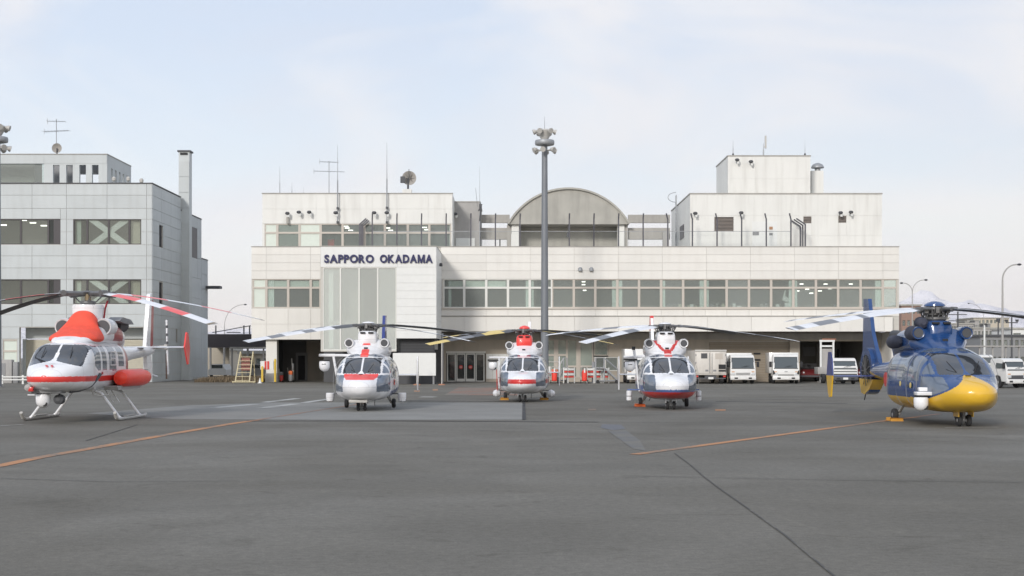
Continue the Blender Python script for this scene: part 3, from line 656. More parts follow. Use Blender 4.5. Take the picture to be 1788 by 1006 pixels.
# arched hall
Ya = 123.5
ax0, ax1, acx = U(886, Ya), U(1100, Ya), U(993, Ya); az0, az1 = V(390, Ya), V(327.5, Ya)
hw = (ax1-ax0)/2; hh = az1-az0; R = (hw*hw+hh*hh)/(2*hh); zc = az1-R; th = math.asin(hw/R)
arc = [(acx+R*math.sin(-th+2*th*k/40), zc+R*math.cos(-th+2*th*k/40)) for k in range(41)]
arc_in = [(acx+(R-0.16)*math.sin(-th+2*th*k/40), zc+(R-0.16)*math.cos(-th+2*th*k/40)) for k in range(41)]
MB().prism(arc+arc_in[::-1], Ya-0.15, 133, axis='y').build('arched_roof', M['roofgray'], T, world=True, angle=25)
MB().prism(arc_in, Ya+0.05, Ya+0.3, axis='y').build('arch_gable', M['roofgray'], T, world=True)
wbox('arch_soffit', M['conc'], ax0+0.2, ax1-0.2, Ya+0.31, 133, az0-0.12, az0-0.02, T)
for (a, c) in ((893, 906), (1079, 1091)): wbox('arch_pillar', M['clad3'], U(a, Ya), U(c, Ya), Ya+0.4, Ya+1.1, 10.7, az0-0.13, T)
for (a, c) in ((885, 892.5), (1091.5, 1097)): wbox('arch_side_wall', M['conc'], U(a, Ya), U(c, Ya), Ya+0.6, Ya+3, 10.7, az0-0.13, T)
wbox('arch_back_wall', M['roofgray'], U(900, 126), U(1086, 126), 126, 126.2, 10.7, az0-0.13, T)
MB().cyl((U(992, 123.9), 123.9, az0-0.9), (U(992, 123.9), 123.9, az0-0.14), 0.04, n=6).cyl((U(991, 123.9), 123.9, az0-1.2), (U(992, 123.9), 123.9, az0-0.8), 0.12, n=8).build('hanging_lamp', M['dgray'], T, world=True)
# slotted walls between the blocks
for (a, c) in ((840, 890), (1097, 1170)):
    wbox('upper_beam', M['conc'], U(a, 124.5), U(c, 124.5), 124.5, 124.9, V(389, 124.5), V(375, 124.5), T)
    wbox('lower_beam', M['conc'], U(a, 124.5), U(c, 124.5), 124.5, 124.9, V(418, 124.5), V(398, 124.5), T)
    rl = MB(); n = int((c-a)/2.6)
    for k in range(n): x = U(a+(c-a)*k/n, 124.6); rl.cyl((x, 124.6, 10.7), (x, 124.6, V(419, 124.6)), 0.02, n=4)
    rl.build('railing', M['white'], T, world=True)
wbox('wall_stub', M['hgray'], U(1157, 124.2), U(1168, 124.2), 124.0, 124.4, 10.7, V(405, 124.2), T)
# floodlights and cameras on the upper walls
def wall_light(px, py, Y, white=True):
    x, z = U(px, Y), V(py, Y); m = MB()
    m.cyl((x, Y, z-0.05), (x+0.06, Y-0.3, z), 0.04, n=6, m=M['mgray']); m.lathe([(0.08, -0.05), (0.19, 0.02), (0.2, 0.12), (0.12, 0.2)], (x, Y-0.38, z), n=10, m=M['dgray'])
    if white: m.lathe([(0.10, -0.2), (0.13, 0.0)], (x+0.1, Y-0.32, z-0.05), n=8, m=M['white'])
    m.build('floodlight', M['dgray'], T, world=True)
for a in ((503, 375, 118.97), (523, 373, 118.97), (541, 373, 118.97), (654, 374, 118.97), (587, 374, 118.97), (676, 374, 118.97), (795, 376, 122.9), (1213, 375, 118.97), (1293, 374, 118.97), (1466, 374, 118.97), (1484, 373, 118.97), (1286, 282, 120.97), (1310, 285, 120.97)): wall_light(*a)
for (px, py) in ((503, 381), ): MB().box(U3(501), U3(505), Y3-0.3, Y3-0.05, V3(391), V3(380)).build('bracket', M['conc'], T, world=True)

# ---- roof-edge fence (a thing): posts, rail, mesh panels
FE = thing('rooftop_fence', (U(1000, 117), 117, 10.75), 'row of tall dark bent posts along the terminal roof edge with low glass panels', 'fence')
Yfe = 117.0
def fence_post(x, y, h, lean=(0.0, 0.0)):
    return MB().box(x-0.055, x+0.055, y-0.05, y+0.05, 10.75, 10.75+h-0.45).cyl((x, y, 10.75+h-0.5), (x+lean[0], y+lean[1], 10.75+h), 0.06, n=6).build('fence_post', M['post'], FE, world=True)
fp = [650+43*k for k in range(18)]
for k, px in enumerate(fp):
    if abs(px-951) < 6: continue
    fence_post(U(px, Yfe), Yfe, 3.42, (-0.14 if px > 1150 else 0.02, -0.1))
for k, px in enumerate(fp[:-1]):
    piece('fence_panel', M['pane_green'] if False else pane_mat('thin_fence_glass', (0.55, 0.6, 0.6), tr=0.97, tint=(0.985, 0.99, 0.99)) if k == 0 else MATS['thin_fence_glass'], U(px, Yfe)+0.07, U(px+43, Yfe)-0.07, Yfe-0.01, Yfe+0.01, 10.8, V(404.5, Yfe), FE)
wbox('top_rail', M['steel'], U(650, Yfe), U(1381, Yfe), Yfe-0.025, Yfe+0.025, V(404.5, Yfe), V(403.6, Yfe), FE)
for k in range(6):
    fence_post(U(628, Yfe)+0.03*k, Yfe+0.9*k, 3.0, (0.55, 0)); fence_post(U(1406, Yfe)-0.02*k, Yfe+0.9*k, 3.0, (-0.75, 0))
for k in range(11): fence_post(U(668+41*k, 129), 129, 2.35, (0, 0))

# ---- antennas and dishes standing on roofs
def yagi(name, x, y, z0, h, label, bars, cat='antenna', m=None, grp=None):
    t = thing(name, (x, y, z0), label, cat, group=grp)
    MB().cyl((0, 0, 0), (0, 0, h), 0.035, n=6).build('mast_pole', M['steel'], t)
    for (zz, length, nel, ang) in bars:
        m_ = MB(); c, s_ = math.cos(ang), math.sin(ang)
        m_.cyl((-length/2*c, -length/2*s_, zz), (length/2*c, length/2*s_, zz), 0.022, n=5)
        for k in range(nel):
            p = -length/2+length*k/(nel-1); l = 0.35+0.12*(nel-k)/nel
            m_.cyl((p*c+l*s_, p*s_-l*c, zz), (p*c-l*s_, p*s_+l*c, zz), 0.014, n=4)
            if k == 0: m_.cyl((p*c, p*s_, zz-0.25), (p*c, p*s_, zz+0.25), 0.02, n=4)
        m_.build('antenna_array', M['steel'], t)
    return t
def whip(x, y, z0, h, label, r=0.03, knob=True, name='whip_antenna'):
    t = thing(name, (x, y, z0), label, 'antenna')
    MB().cyl((0, 0, 0), (0, 0, h*0.5), r*1.2, n=6).cyl((0, 0, h*0.5), (0, 0, h), r*0.8, r*0.3, n=6).build('rod', M['steel'], t)
    if knob: MB().box(-0.07, 0.07, -0.07, 0.07, 0.05, 0.3).build('mounting_block', M['dgray'], t)
    return t
RZ = 15.72
t = yagi('television_antenna', U(574.5, 121), 121, RZ, V(281, 121)-RZ, 'television antenna with two stacked arrays on the terminal roof left of the tall rods', [(V(283, 121)-RZ, 1.6, 8, 0.25), (V(299.5, 121)-RZ, 2.6, 10, 0.2)])
def wall_rod(px, ytop, ybot, label):
    x = U(px, 118.7); t = thing('tall_rod_antenna', (x, 118.7, V(ybot, 118.7)), label, 'antenna')
    h = V(ytop, 118.7)-V(ybot, 118.7)
    MB().cyl((0, 0, 0), (0, 0, h*0.55), 0.055, n=8).cyl((0, 0, h*0.55), (0, 0, h), 0.035, 0.012, n=6).build('rod', M['steel'], t)
    for f in (0.0, 0.18): MB().box(-0.09, 0.09, -0.07, 0.27, h*f, h*f+0.18).build('wall_clamp', M['dgray'], t)
wall_rod(589.5, 254, 390, 'tall thin rod antenna clamped to the left roof block beside the television antenna')
wall_rod(675.5, 249, 390, 'tall thin rod antenna clamped to the roof block left of the dish')
whip(U(488.5, 120.5), 120.5, RZ, V(290, 120.5)-RZ, 'slim whip antenna near the left end of the terminal roof', 0.03)
whip(U(509.8, 120.5), 120.5, RZ, V(318, 120.5)-RZ, 'short rod on the terminal roof right of the first whip antenna', 0.025)
whip(U(530, 121), 121, RZ, V(326, 121)-RZ, 'shortest rod on the terminal roof left of the television antenna', 0.018, False)
# satellite dish
D = thing('satellite_dish', (U(712, 121), 121, RZ), 'round gray mesh dish with black feed on the terminal roof', 'dish')
MB().box(-0.45, 0.35, -0.3, 0.3, 0, V(331, 121)-RZ).build('pedestal', M['clad3'], D)
zb = V(311, 121)-RZ
MB().cyl((0.02, 0, 0.5), (0.02, 0.1, zb), 0.09, n=8).build('support_post', M['dgray'], D)
dm = MB(); dm.lathe([(0.0, 0.22), (0.25, 0.18), (0.45, 0.09), (0.60, 0.0), (0.62, 0.0), (0.46, 0.12), (0.25, 0.22), (0.0, 0.26)], (0, 0, 0), axis='y', n=28, caps=False)
do = dm.build('reflector', mat('mesh_dish_gray', (0.36, 0.34, 0.31), 0.7, var=0.15, vscale=14), D); do.location = (0.12, 0.0, zb); do.rotation_euler = (0, 0, 0.1)
rb = MB()
for k in range(8): a = k*math.pi/4; rb.cyl((0.05*math.cos(a), -0.02, 0.05*math.sin(a)), (0.6*math.cos(a), -0.03, 0.6*math.sin(a)), 0.02, n=4)
ro = rb.build('rib', M['dgray'], D); ro.location = (0.12, 0.16, zb)
MB().box(-0.62, -0.22, -0.35, -0.1, zb-0.45, zb+0.1).build('feed_unit', M['dgray'], D)
MB().cyl((0.12, -0.2, zb), (0.12, -0.2, zb+0.75), 0.03, n=5).build('rod', M['dgray'], D)
t = whip(U(837.5, 122.4), 122.4, 10.75, V(290, 122.4)-10.75, 'rod with crooked instruments at the corner of the gray stair tower', 0.03, False)
MB().cyl((0, 0, 3.3), (0.12, 0, 4.6), 0.07, n=6).cyl((-0.1, -0.05, 4.2), (0.2, 0, 4.8), 0.06, n=6).box(-0.05, 0.2, -0.1, 0.1, 4.5, 4.8).cyl((-0.2, 0, 4.6), (-0.35, 0, 6.2), 0.02, n=4).build('instrument', M['dgray'], t)
whip(U(1280, 122), 122, pz+0.09, V(247, 122)-pz, 'short double rod at the left of the penthouse roof', 0.03)
t = whip(U(1333, 122), 122, pz+0.09, V(252, 122)-pz, 'panel antenna on a post in the middle of the penthouse roof', 0.05, False, 'panel_antenna')
MB().box(0.12, 0.26, -0.08, 0.08, 0.75, 1.85).box(0, 0.13, -0.03, 0.03, 0.85, 0.92).build('antenna_panel', M['lampgray'], t)
whip(U(1405.5, 122), 122, pz+0.09, V(245, 122)-pz, 'thin rod at the right of the penthouse roof', 0.018)
# ================================================================== gray annex at the left
YL = 116.0; XR = -30.0
A = thing('office_annex', (-37, YL, 0), 'gray green panelled three storey annex with chimney at the left edge', 'building')
def UL(px): return U(px, YL)
def VL(py): return V(py, YL)
zt = VL(321); XL = UL(-60)
wop = [(UL(-12), UL(105.5), VL(427), VL(382.5)), (UL(128), UL(246.5), VL(427), VL(383)), (UL(-12), UL(105.5), VL(531), VL(488)), (UL(128), UL(246.5), VL(531), VL(488)),
       (UL(34), UL(250), 0, VL(572)), (UL(5), UL(30), 0.9, VL(594))]
m_ = MB(); wall_open(m_, XL, XR-0.03, 0, zt, YL+0.03, YL+0.35, wop); m_.build('wall', M['joint'], A, world=True)
zrow = [0, VL(655), VL(633), VL(613), VL(592), VL(571), VL(549), VL(531.5), VL(510), VL(488), VL(468), VL(447), VL(427.5), VL(405), VL(383), VL(364), VL(341), zt-0.02]
panels('facade_panel', M['gray_clad'], [XL, UL(-12), UL(56), UL(116), UL(187), UL(256), XR-0.01], zrow, YL+0.03, 0.045, wop, A, gap=0.03)
sop = [(118.3, 119.6, VL(427), VL(388)), (118.3, 119.6, VL(531), VL(490)), (120.5, 121.4, 0.2, 2.4), (124.2, 124.8, 3.4, 4.6)]
m_ = MB(); Y2 = 126.0
# side wall built along y with openings
zs_ = sorted({0, zt} | {o[k] for o in sop for k in (2, 3)})
for a, b in zip(zs_[:-1], zs_[1:]):
    mid = (a+b)/2; y = YL+0.36
    for o in sorted([o for o in sop if o[2] < mid < o[3]]): m_.box(XR-0.35, XR-0.03, y, o[0], a, b); y = o[1]
    m_.box(XR-0.35, XR-0.03, y, Y2, a, b)
m_.build('side_wall', M['joint'], A, world=True)
panels('facade_panel', M['gray_side'], [YL+0.0, 119.0, 122.4, Y2], zrow, XR-0.03, 0.045, sop, A, gap=0.03, axis='x')
wbox('roof', M['roofgray'], XL, XR-0.36, YL+0.36, Y2, zt-0.6, zt-0.4, A)
wbox('coping', M['dgray'], XL, XR+0.06, YL-0.06, YL+0.36, zt, zt+0.09, A); wbox('coping', M['dgray'], XR-0.36, XR+0.06, YL+0.37, Y2, zt, zt+0.09, A)
# rear volumes of the side
for (y0, y1, z1) in ((Y2+0.01, 134.4, V(383, 134)), (134.41, 137.2, V(455, 137))):
    wbox('rear_wall', M['joint'], XR-6, XR-0.03, y0, y1, 0, z1, A)
    panels('facade_panel', M['gray_side'], [y0, (y0+y1)/2, y1], [0]+[z1*k/8 for k in range(1, 9)], XR-0.03, 0.045, [(129.0, 132.6, V(450, 131), V(397, 131))], A, gap=0.03, axis='x')
    wbox('coping', M['dgray'], XR-6, XR+0.06, y0, y1, z1, z1+0.08, A)
wbox('dark_recess_sheet', M['dframe'], XR-0.02, XR+0.0, 129.0, 132.6, V(450, 131), V(397, 131), A)  # dark sheet; the shade inside the recess is put in as colour
wbox('canopy', M['dgray'], XR+0.02, XR+1.4, 136.2, 137.3, V(504, 136.5), V(499.5, 136.5), A)
# chimney
wbox('chimney', M['gray_clad'], -30.25, -29.28, 126.3, 127.3, 0, V(266, 126.5), A)
for k in range(14): piece('chimney_panel', M['gray_clad'], -30.24, -29.29, 126.25, 126.299, k*1.42+0.02, k*1.42+1.40, A)
wbox('chimney_cap', M['dgray'], -30.36, -29.17, 126.2, 127.4, V(266, 126.5)+0.01, V(263, 126.5), A)
wbox('chimney_vent', M['black'], -30.1, -29.43, 126.22, 126.248, V(271, 126.5), V(267.5, 126.5), A)
# windows
def annex_window(ms, z0, z1, lamps=False):
    for k in range(len(ms)-1):
        window_bay(A, UL(ms[k]), UL(ms[k+1])-0.001, z0, z1, None, YL, M['dframe'], M['pane_left'] if ms[k+1]-ms[k] > 12 else M['pane_dark'], mull=0.075)
for (a, b) in ((427, 382.7), (531, 488)):
    annex_window([-12, 36, 84, 95, 105.5], VL(a), VL(b)); annex_window([128, 152, 189.5, 225.5, 246.5], VL(a), VL(b))
    wbox('dark_sash', M['dframe'], UL(95.5), UL(105), YL+0.06, YL+0.09, VL(a)+0.05, VL(b)-0.05, A)
    # crossed white braces behind the glass
    c = ((UL(189)), (VL(a)+VL(b))/2); w = UL(224)-UL(154); h = VL(b)-VL(a)+0.6
    for s_ in (-1, 1):
        dx, dz = w/2+0.2, h/2; t_ = 0.24; ln = math.hypot(dx, dz); nx_, nz_ = -dz/ln*t_*s_, dx/ln*t_
        MB().prism([(c[0]-dx+nx_, c[1]-dz*s_+nz_), (c[0]+dx+nx_, c[1]+dz*s_+nz_), (c[0]+dx-nx_, c[1]+dz*s_-nz_), (c[0]-dx-nx_, c[1]-dz*s_-nz_)], YL+0.24+0.06*s_, YL+0.29+0.06*s_, axis='y').build('cross_brace', M['white'], A, world=True)
    wbox('rolled_blind', M['blind'], UL(131), UL(139), YL+0.4, YL+0.44, VL(a), VL(b), A); wbox('rolled_blind', mat('beige_blind', (0.62, 0.56, 0.46), 0.8), UL(227), UL(243), YL+0.4, YL+0.44, VL(a), VL(b), A)
    wbox('room_back_wall', mat('annex_room_wall', (0.36, 0.35, 0.31), 0.9, world=True), XL+0.2, XR-0.5, 119.3, 119.5, VL(a)-0.3, VL(b)+0.3, A)
    wbox('room_ceiling', M['room'], XL+0.2, XR-0.5, YL+0.4, 119.3, VL(b)+0.2, VL(b)+0.3, A)
for (px, py) in ((41, 384.5), (57, 389), (76, 394), (6, 393)):
    MB().box(U(px-5, 117.6), U(px+5, 117.6), 117.6, 117.75, V(py+1, 117.6), V(py-1, 117.6)).build('ceiling_lamp', M['lampon'], A, world=True)
for o in sop[:2]: wbox('side_window', M['dframe'], XR-0.2, XR-0.1, o[0], o[1], o[2], o[3], A); wbox('mullion', M['black'], XR-0.09, XR-0.04, (o[0]+o[1])/2-0.05, (o[0]+o[1])/2+0.05, o[2], o[3], A)
wbox('side_door', mat('rusty_brown_door', (0.24, 0.13, 0.09), 0.7), XR-0.2, XR-0.1, 120.5, 121.4, 0.2, 2.4, A); wbox('side_window', M['dframe'], XR-0.2, XR-0.1, 124.2, 124.8, 3.4, 4.6, A)
# recessed garage fronts
wbox('recess_wall', M['gray_clad'], UL(33), UL(251), YL+1.6, YL+1.8, VL(591), VL(571), A)
for (a, b) in ((41, 100), (128, 168), (176, 250)):
    wbox('shutter_back', M['joint'], U(a, 117.8), U(b, 117.8), 117.8, 117.9, 0, V(593, 117.8), A); zz = 0.02
    while zz < V(593, 117.8)-0.13: piece('shutter_slat', M['shutlight'], U(a, 117.7), U(b, 117.7), 117.72, 117.79, zz, zz+0.14, A); zz += 0.16
wbox('recess_wall', M['gray_clad'], UL(33), U(41, 117.8), 117.6, 117.9, 0, VL(592), A)
for (a, b) in ((100, 128), (168, 176)): wbox('recess_wall', M['gray_clad'], U(a, 117.8), U(b, 117.8), 117.6, 117.9, 0, VL(592), A)
wbox('recess_side_wall', M['gray_clad'], UL(250), UL(251), YL+0.4, YL+2, 0, VL(572), A)
window_bay(A, UL(5), UL(30), 0.9, VL(594), 2.6, YL, M['frame'], M['blind'], mull=0.06)
# roof storey with slots
YP = 119.0; q0, q1 = U(-60, YP), U(187, YP); zp = V(270, YP); yb = 126.5
slots = [(U(-40, YP), U(77, YP), zt, V(286, YP))]+[(U(a, YP), U(a+11.5, YP), zt, V(288, YP)) for a in (92.5, 115.5, 138.5, 160.5)]
m_ = MB(); wall_open(m_, q0, q1, zt-0.5, zp, YP, YP+0.3, slots)
ss = [(120.2+1.2*k, 120.7+1.2*k) for k in range(5)]
y = YP+0.31
for (a, b) in ss: m_.box(q1-0.3, q1, y, a, zt-0.5, zp); m_.box(q1-0.3, q1, a, b, zp-1.0, zp); y = b
m_.box(q1-0.3, q1, y, yb, zt-0.5, zp); m_.build('roof_storey_wall', M['gray_clad'], A, world=True)
wbox('coping', M['conc'], q0, q1+0.04, YP-0.05, YP+0.35, zp, zp+0.07, A); wbox('coping', M['conc'], q1-0.34, q1+0.04, YP+0.36, yb, zp, zp+0.07, A)
panels('facade_panel', M['gray_clad'], [U(-60, YP), U(77, YP), q1], [V(286, YP), zp-0.02], YP-0.001, 0.02, [], A, gap=0.03)
wbox('roof_storey_glass', M['pane_left'], U(-40, YP), U(77, YP), YP+0.15, YP+0.18, zt, V(286, YP), A)
wbox('roof_machine_room', M['mgray'], U(-40, 121), U(60, 121), 121, 123, zt-0.3, zp-0.3, A)
for a in (92.5, 115.5): wbox('slot_shade', M['mgray'], U(a-6, 122), U(a+22, 122), 122, 122.2, zt, zp-0.2, A)
for a in (138.5, 160.5): wbox('slot_shade', M['mgray'], U(a-4, 120.5), U(a+15, 120.5), 120.4, 120.5, V(305, 120.5), zp-0.2, A)
t = yagi('television_antenna', U(98.5, 121), 121, zp-0.4, V(208, 121)-zp+0.4, 'television antenna with two arrays on the gray annex roof', [(V(212, 121)-zp+0.4, 1.5, 7, 0.15), (V(229, 121)-zp+0.4, 2.4, 9, -0.25)])
D2 = thing('satellite_dish', (U(99.5, 120), 120, zp-0.3), 'small round dish below the antenna on the gray annex roof', 'dish')
MB().cyl((0, 0, 0), (0, 0, V(259, 120)-zp+0.3), 0.06, n=8).build('support_post', M['dgray'], D2)
do = MB().lathe([(0.0, 0.14), (0.2, 0.1), (0.36, 0.0), (0.42, -0.05), (0.43, -0.05), (0.36, 0.04), (0.2, 0.14), (0.0, 0.18)], axis='y', n=24, caps=False).build('reflector', MATS['mesh_dish_gray'], D2); do.location = (0, 0, V(259, 120)-zp+0.3)
for (px, py, lb) in ((247, 316, 'small round vent head on the annex roof corner near the chimney'), (199, 313, 'left white instrument beside the annex roof storey'), (224, 313, 'right white instrument beside the annex roof storey')):
    x = U(px, 118.6); t = thing('roof_instrument', (x, 118.6, zt-0.4), lb, 'instrument'); z = V(py, 118.6)-zt+0.4
    MB().cyl((0, 0, 0), (0, 0, z), 0.04, n=6).build('stand', M['steel'], t); MB().lathe([(0.05, -0.2), (0.16, -0.1), (0.18, 0.1), (0.08, 0.22)], (0, 0, z), n=12).build('head', M['lampgray'], t)

# ================================================================== light masts
def light_mast(px, Y, ztop, label):
    x = U(px, Y); t = thing('light_mast', (x, Y, 0), label, 'light mast', group='tall apron floodlight masts')
    MB().lathe([(0.31, 0), (0.29, 3), (0.21, ztop-0.9), (0.20, ztop)], n=20).build('pole', M['mast'], t)
    MB().lathe([(0.42, 0), (0.42, 0.05), (0.36, 0.06)], n=16).build('base_plate', M['mgray'], t)
    MB().lathe([(0.25, ztop-1.15), (0.70, ztop-1.05), (0.74, ztop-0.98), (0.74, ztop-0.78), (0.70, ztop-0.70), (0.2, ztop-0.68)], n=28).build('ring_platform', M['steel'], t)
    MB().lathe([(0.25, ztop-0.66), (0.52, ztop-0.2), (0.58, ztop+0.0), (0.50, ztop+0.10), (0.1, ztop+0.14)], n=24).build('head_cone', M['lampgray'], t)
    MB().cyl((0, 0, ztop+0.1), (0, 0, ztop+1.1), 0.025, 0.01, n=5).build('lightning_rod', M['steel'], t)
    def lamp(a, zz, r):
        c, s_ = math.cos(a), math.sin(a)
        m_ = MB().cyl((0.25*c, 0.25*s_, zz), (r*c, r*s_, zz), 0.035, n=5)
        d = Vector((c, s_, -0.35)).normalized(); p = Vector((r*c, r*s_, zz))
        m_.cyl(p-d*0.16, p+d*0.0, 0.10, 0.16, n=12); m_.cyl(p, p+d*0.16, 0.19, 0.21, n=12)
        o = m_.build('floodlight', M['lampgray'], t)
    for k in range(6): lamp(k*math.pi/3+0.05, ztop-0.05, 0.72)
    for k in range(6): lamp(k*math.pi/3+0.35, ztop-1.45, 0.76)
    return t
light_mast(951, 105.0, V(229, 105), 'tall gray apron floodlight mast standing before the middle of the terminal')
light_mast(-5, 97.0, V(222, 97), 'floodlight mast cut by the left edge in front of the gray annex')

# ================================================================== things on the apron edge
def bar_frame(m_, x0, x1, z0, z1, y, r=0.03):
    m_.cyl((x0, y, z0), (x0, y, z1), r, n=6).cyl((x1, y, z0), (x1, y, z1), r, n=6).cyl((x0, y, z1), (x1, y, z1), r, n=6).cyl((x0, y, z0), (x1, y, z0), r, n=6)
# white board barrier
BB = thing('white_board', (US(724), 106.2, 0), 'large plain white board standing under the projecting stair hall', 'board')
wbox('board', M['white'], U(686, 106.2), U(761, 106.2), 106.15, 106.22, V(656, 106.2), V(616.5, 106.2), BB)
for px in (690, 757): wbox('leg', M['mgray'], U(px-1.5, 106.3), U(px+1.5, 106.3), 106.24, 106.34, 0, V(625, 106.2), BB)
for px, lb in ((728, 'thin white pole in front of the white board'), (771.5, 'thin white pole at the corner of the stair hall left of the glass doors')):
    t = thing('thin_pole', (U(px, 104), 104, 0), lb, 'pole'); MB().cyl((0, 0, 0), (0, 0, V(628 if px < 750 else 598, 104)), 0.045, n=8).build('shaft', M['lampgray'], t)
    MB().lathe([(0.28, 0), (0.26, 0.06), (0.1, 0.09)], n=12).build('foot', mat('faded_orange_foot', (0.42, 0.2, 0.12), 0.8), t)
# yellow ladder stand
def ladder_stand():
    Y = 112.0; x0 = U(412, Y); t = thing('ladder_stand', (U(428, Y), Y, 0), 'pale yellow wheeled ladder stand leaning frame left of the terminal', 'ladder')
    m_ = mat('pale_yellow_frame', (0.60, 0.53, 0.34), 0.5)
    a = MB()
    for (xb, xt) in ((-0.72, -0.38), (0.42, 0.62)):
        a.cyl((xb, -0.4, 0.1), (xt, 0.1, V(614, Y)), 0.055, n=6); a.cyl((xt+0.05, 0.7, 0.1), (xt+0.02, 0.15, V(616, Y)), 0.045, n=6)
    a.build('side_rail', m_, t)
    for k in range(7):
        f = k/7; zz = 0.2+f*2.2; MB().box(-0.72+0.34*f, 0.42+0.2*f, -0.42+0.5*f, -0.28+0.5*f, zz, zz+0.04).build('step', m_, t)
    MB().cyl((-0.95, -0.4, 0.1), (0.9, -0.4, 0.1), 0.05, n=6).build('base_bar', m_, t)
    for x in (-0.9, 0.8): MB().lathe([(0.09, -0.04), (0.09, 0.04)], (x, -0.4, 0.09), axis='x', n=12).build('wheel', m_, t)
    MB().box(-0.36, 0.36, 0.2, 0.24, 1.0, 2.1).build('hose_board', mat('dull_red_board', (0.30, 0.13, 0.11), 0.7), t)
ladder_stand()
H = thing('hydrant_cabinet', (U(467, 113), 113, 0), 'white and red fire hose cabinet on yellow posts at the terminal pillar', 'cabinet')
wbox('cabinet', M['white'], U(455, 113), U(478, 113), 112.9, 113.2, V(645.5, 113), V(630.5, 113), H)
wbox('red_door', M['hydred'], U(462.5, 113), U(470.5, 113), 112.86, 112.895, V(645.2, 113), V(630.8, 113), H)
wbox('door_gap', M['white'], U(466, 113), U(467, 113), 112.85, 112.858, V(645, 113), V(631, 113), H)
for px in (458, 480.5):
    t = thing('yellow_bollard', (U(px, 112.6), 112.6, 0), ('yellow bollard left of the hose cabinet' if px < 470 else 'yellow bollard right of the hose cabinet beside the carport'), 'bollard', group='yellow bollards at the terminal pillar')
    MB().lathe([(0.09, 0), (0.09, 1.3 if px < 470 else 1.9), (0.05, 1.36 if px < 470 else 1.95)], n=14).build('post', M['yellow'], t); MB().lathe([(0.11, 0), (0.11, 0.08)], n=14).build('collar', M['dgray'], t)
t = thing('traffic_cone', (U(454, 111.5), 111.5, 0), 'small white cone left of the yellow bollard', 'cone'); MB().lathe([(0.13, 0.03), (0.03, 0.42)], n=14).build('cone', M['white'], t); MB().box(-0.17, 0.17, -0.17, 0.17, 0, 0.03).build('base', M['white'], t)
# clutter in the carport
for (px, w, h, mm, lb, nm) in ((491, 9, 1.1, 'hydred', 'dark red drum inside the carport', 'drum'), (506, 12, 1.2, 'mgray', 'small gray cart loaded with tools in the carport', 'tool_cart'), (509, 5, 2.0, 'frame', 'beige canister at the back of the carport', 'canister')):
    x = U(px, 117); hw_ = w/2*117/FPX; t = thing(nm, (x, 117+random.random(), 0), lb, nm.replace('_', ' '))
    MB().lathe([(hw_*0.7, 0.08), (hw_*0.75, h*0.5), (hw_*0.7, h*0.52)], n=14).build('body', M[mm], t); MB().box(-hw_*0.5, hw_*0.6, -0.2, 0.2, h*0.5+0.02, h*0.78, c=0.04).build('load', M['orangemk' if nm == 'tool_cart' else 'mgray'], t)
    MB().cyl((-hw_*.6, 0, h*.5), (-hw_*.9, 0, h), 0.03, n=6).build('handle', M['lampgray'], t)
    for s_ in (-1, 1): MB().lathe([(0.09, -0.03), (0.09, 0.03)], (s_*hw_*0.6, -0.1, 0.09), axis='x', n=12).build('wheel', M['black'], t)
# fire extinguisher carts
def extinguisher(px, Y, lb):
    t = thing('fire_extinguisher', (U(px, Y), Y, 0), lb, 'fire extinguisher', group='red wheeled fire extinguishers by the glass wall')
    MB().lathe([(0.10, 0.16), (0.21, 0.22), (0.22, 0.85), (0.18, 1.0), (0.06, 1.1), (0.05, 1.2)], n=18).build('cylinder', mat('bright_signal_red', (0.80, 0.05, 0.03), 0.4), t)
    MB().box(-0.06, 0.06, -0.25, -0.225, 0.85, 1.2).build('valve_tag', M['white'], t)
    for s_ in (-1, 1): MB().lathe([(0.15, -0.03), (0.15, 0.03)], (s_*0.28, 0.1, 0.15), axis='x', n=14).build('wheel', M['black'], t)
    MB().tube([(-0.2, 0.2, 0.2), (-0.2, 0.22, 1.35), (0.2, 0.22, 1.35), (0.2, 0.2, 0.2)], 0.025, n=5).build('handle', M['lampgray'], t)
extinguisher(968, 110.5, 'red wheeled fire extinguisher just right of the middle helicopter')
extinguisher(1020.5, 110.5, 'red wheeled fire extinguisher in front of the striped stair barriers')
# trolley with white frame right of middle helicopter
def trolley(px0, px1, Y, lb):
    t = thing('service_trolley', (U((px0+px1)/2, Y), Y, 0), lb, 'trolley'); w = (px1-px0)*Y/FPX/2
    m_ = MB()
    for s_ in (-1, 1): m_.cyl((s_*w, 0, 0.15), (s_*w, 0, V(630, Y)), 0.045, n=6)
    m_.cyl((-w, 0, V(652, Y)), (w, 0, V(652, Y)), 0.045, n=6).cyl((-w, 0, 0.5), (w, 0, 0.5), 0.045, n=6); m_.cyl((-w, 0, V(632, Y)), (w, 0, V(632, Y)), 0.03, n=6); m_.build('frame', M['lampgray'], t)
    MB().box(-w, w, 0, 0.9, 0.45, 0.5).build('deck', M['mgray'], t)
    for s_ in (-1, 1): MB().lathe([(0.13, -0.04), (0.13, 0.04)], (s_*w*0.8, 0.1, 0.13), axis='x', n=14).build('wheel', M['black'], t)
    return t
t = trolley(951, 978, 111.2, 'white framed trolley carrying tools behind the middle helicopter'); MB().box(-0.5, -0.15, 0.05, 0.5, V(652, 111.2)+0.05, V(640, 111.2)).build('white_box', M['white'], t); MB().box(-0.1, 0.45, 0.1, 0.5, V(652, 111.2)+0.05, V(645, 111.2)).build('red_case', M['orangemk'], t)
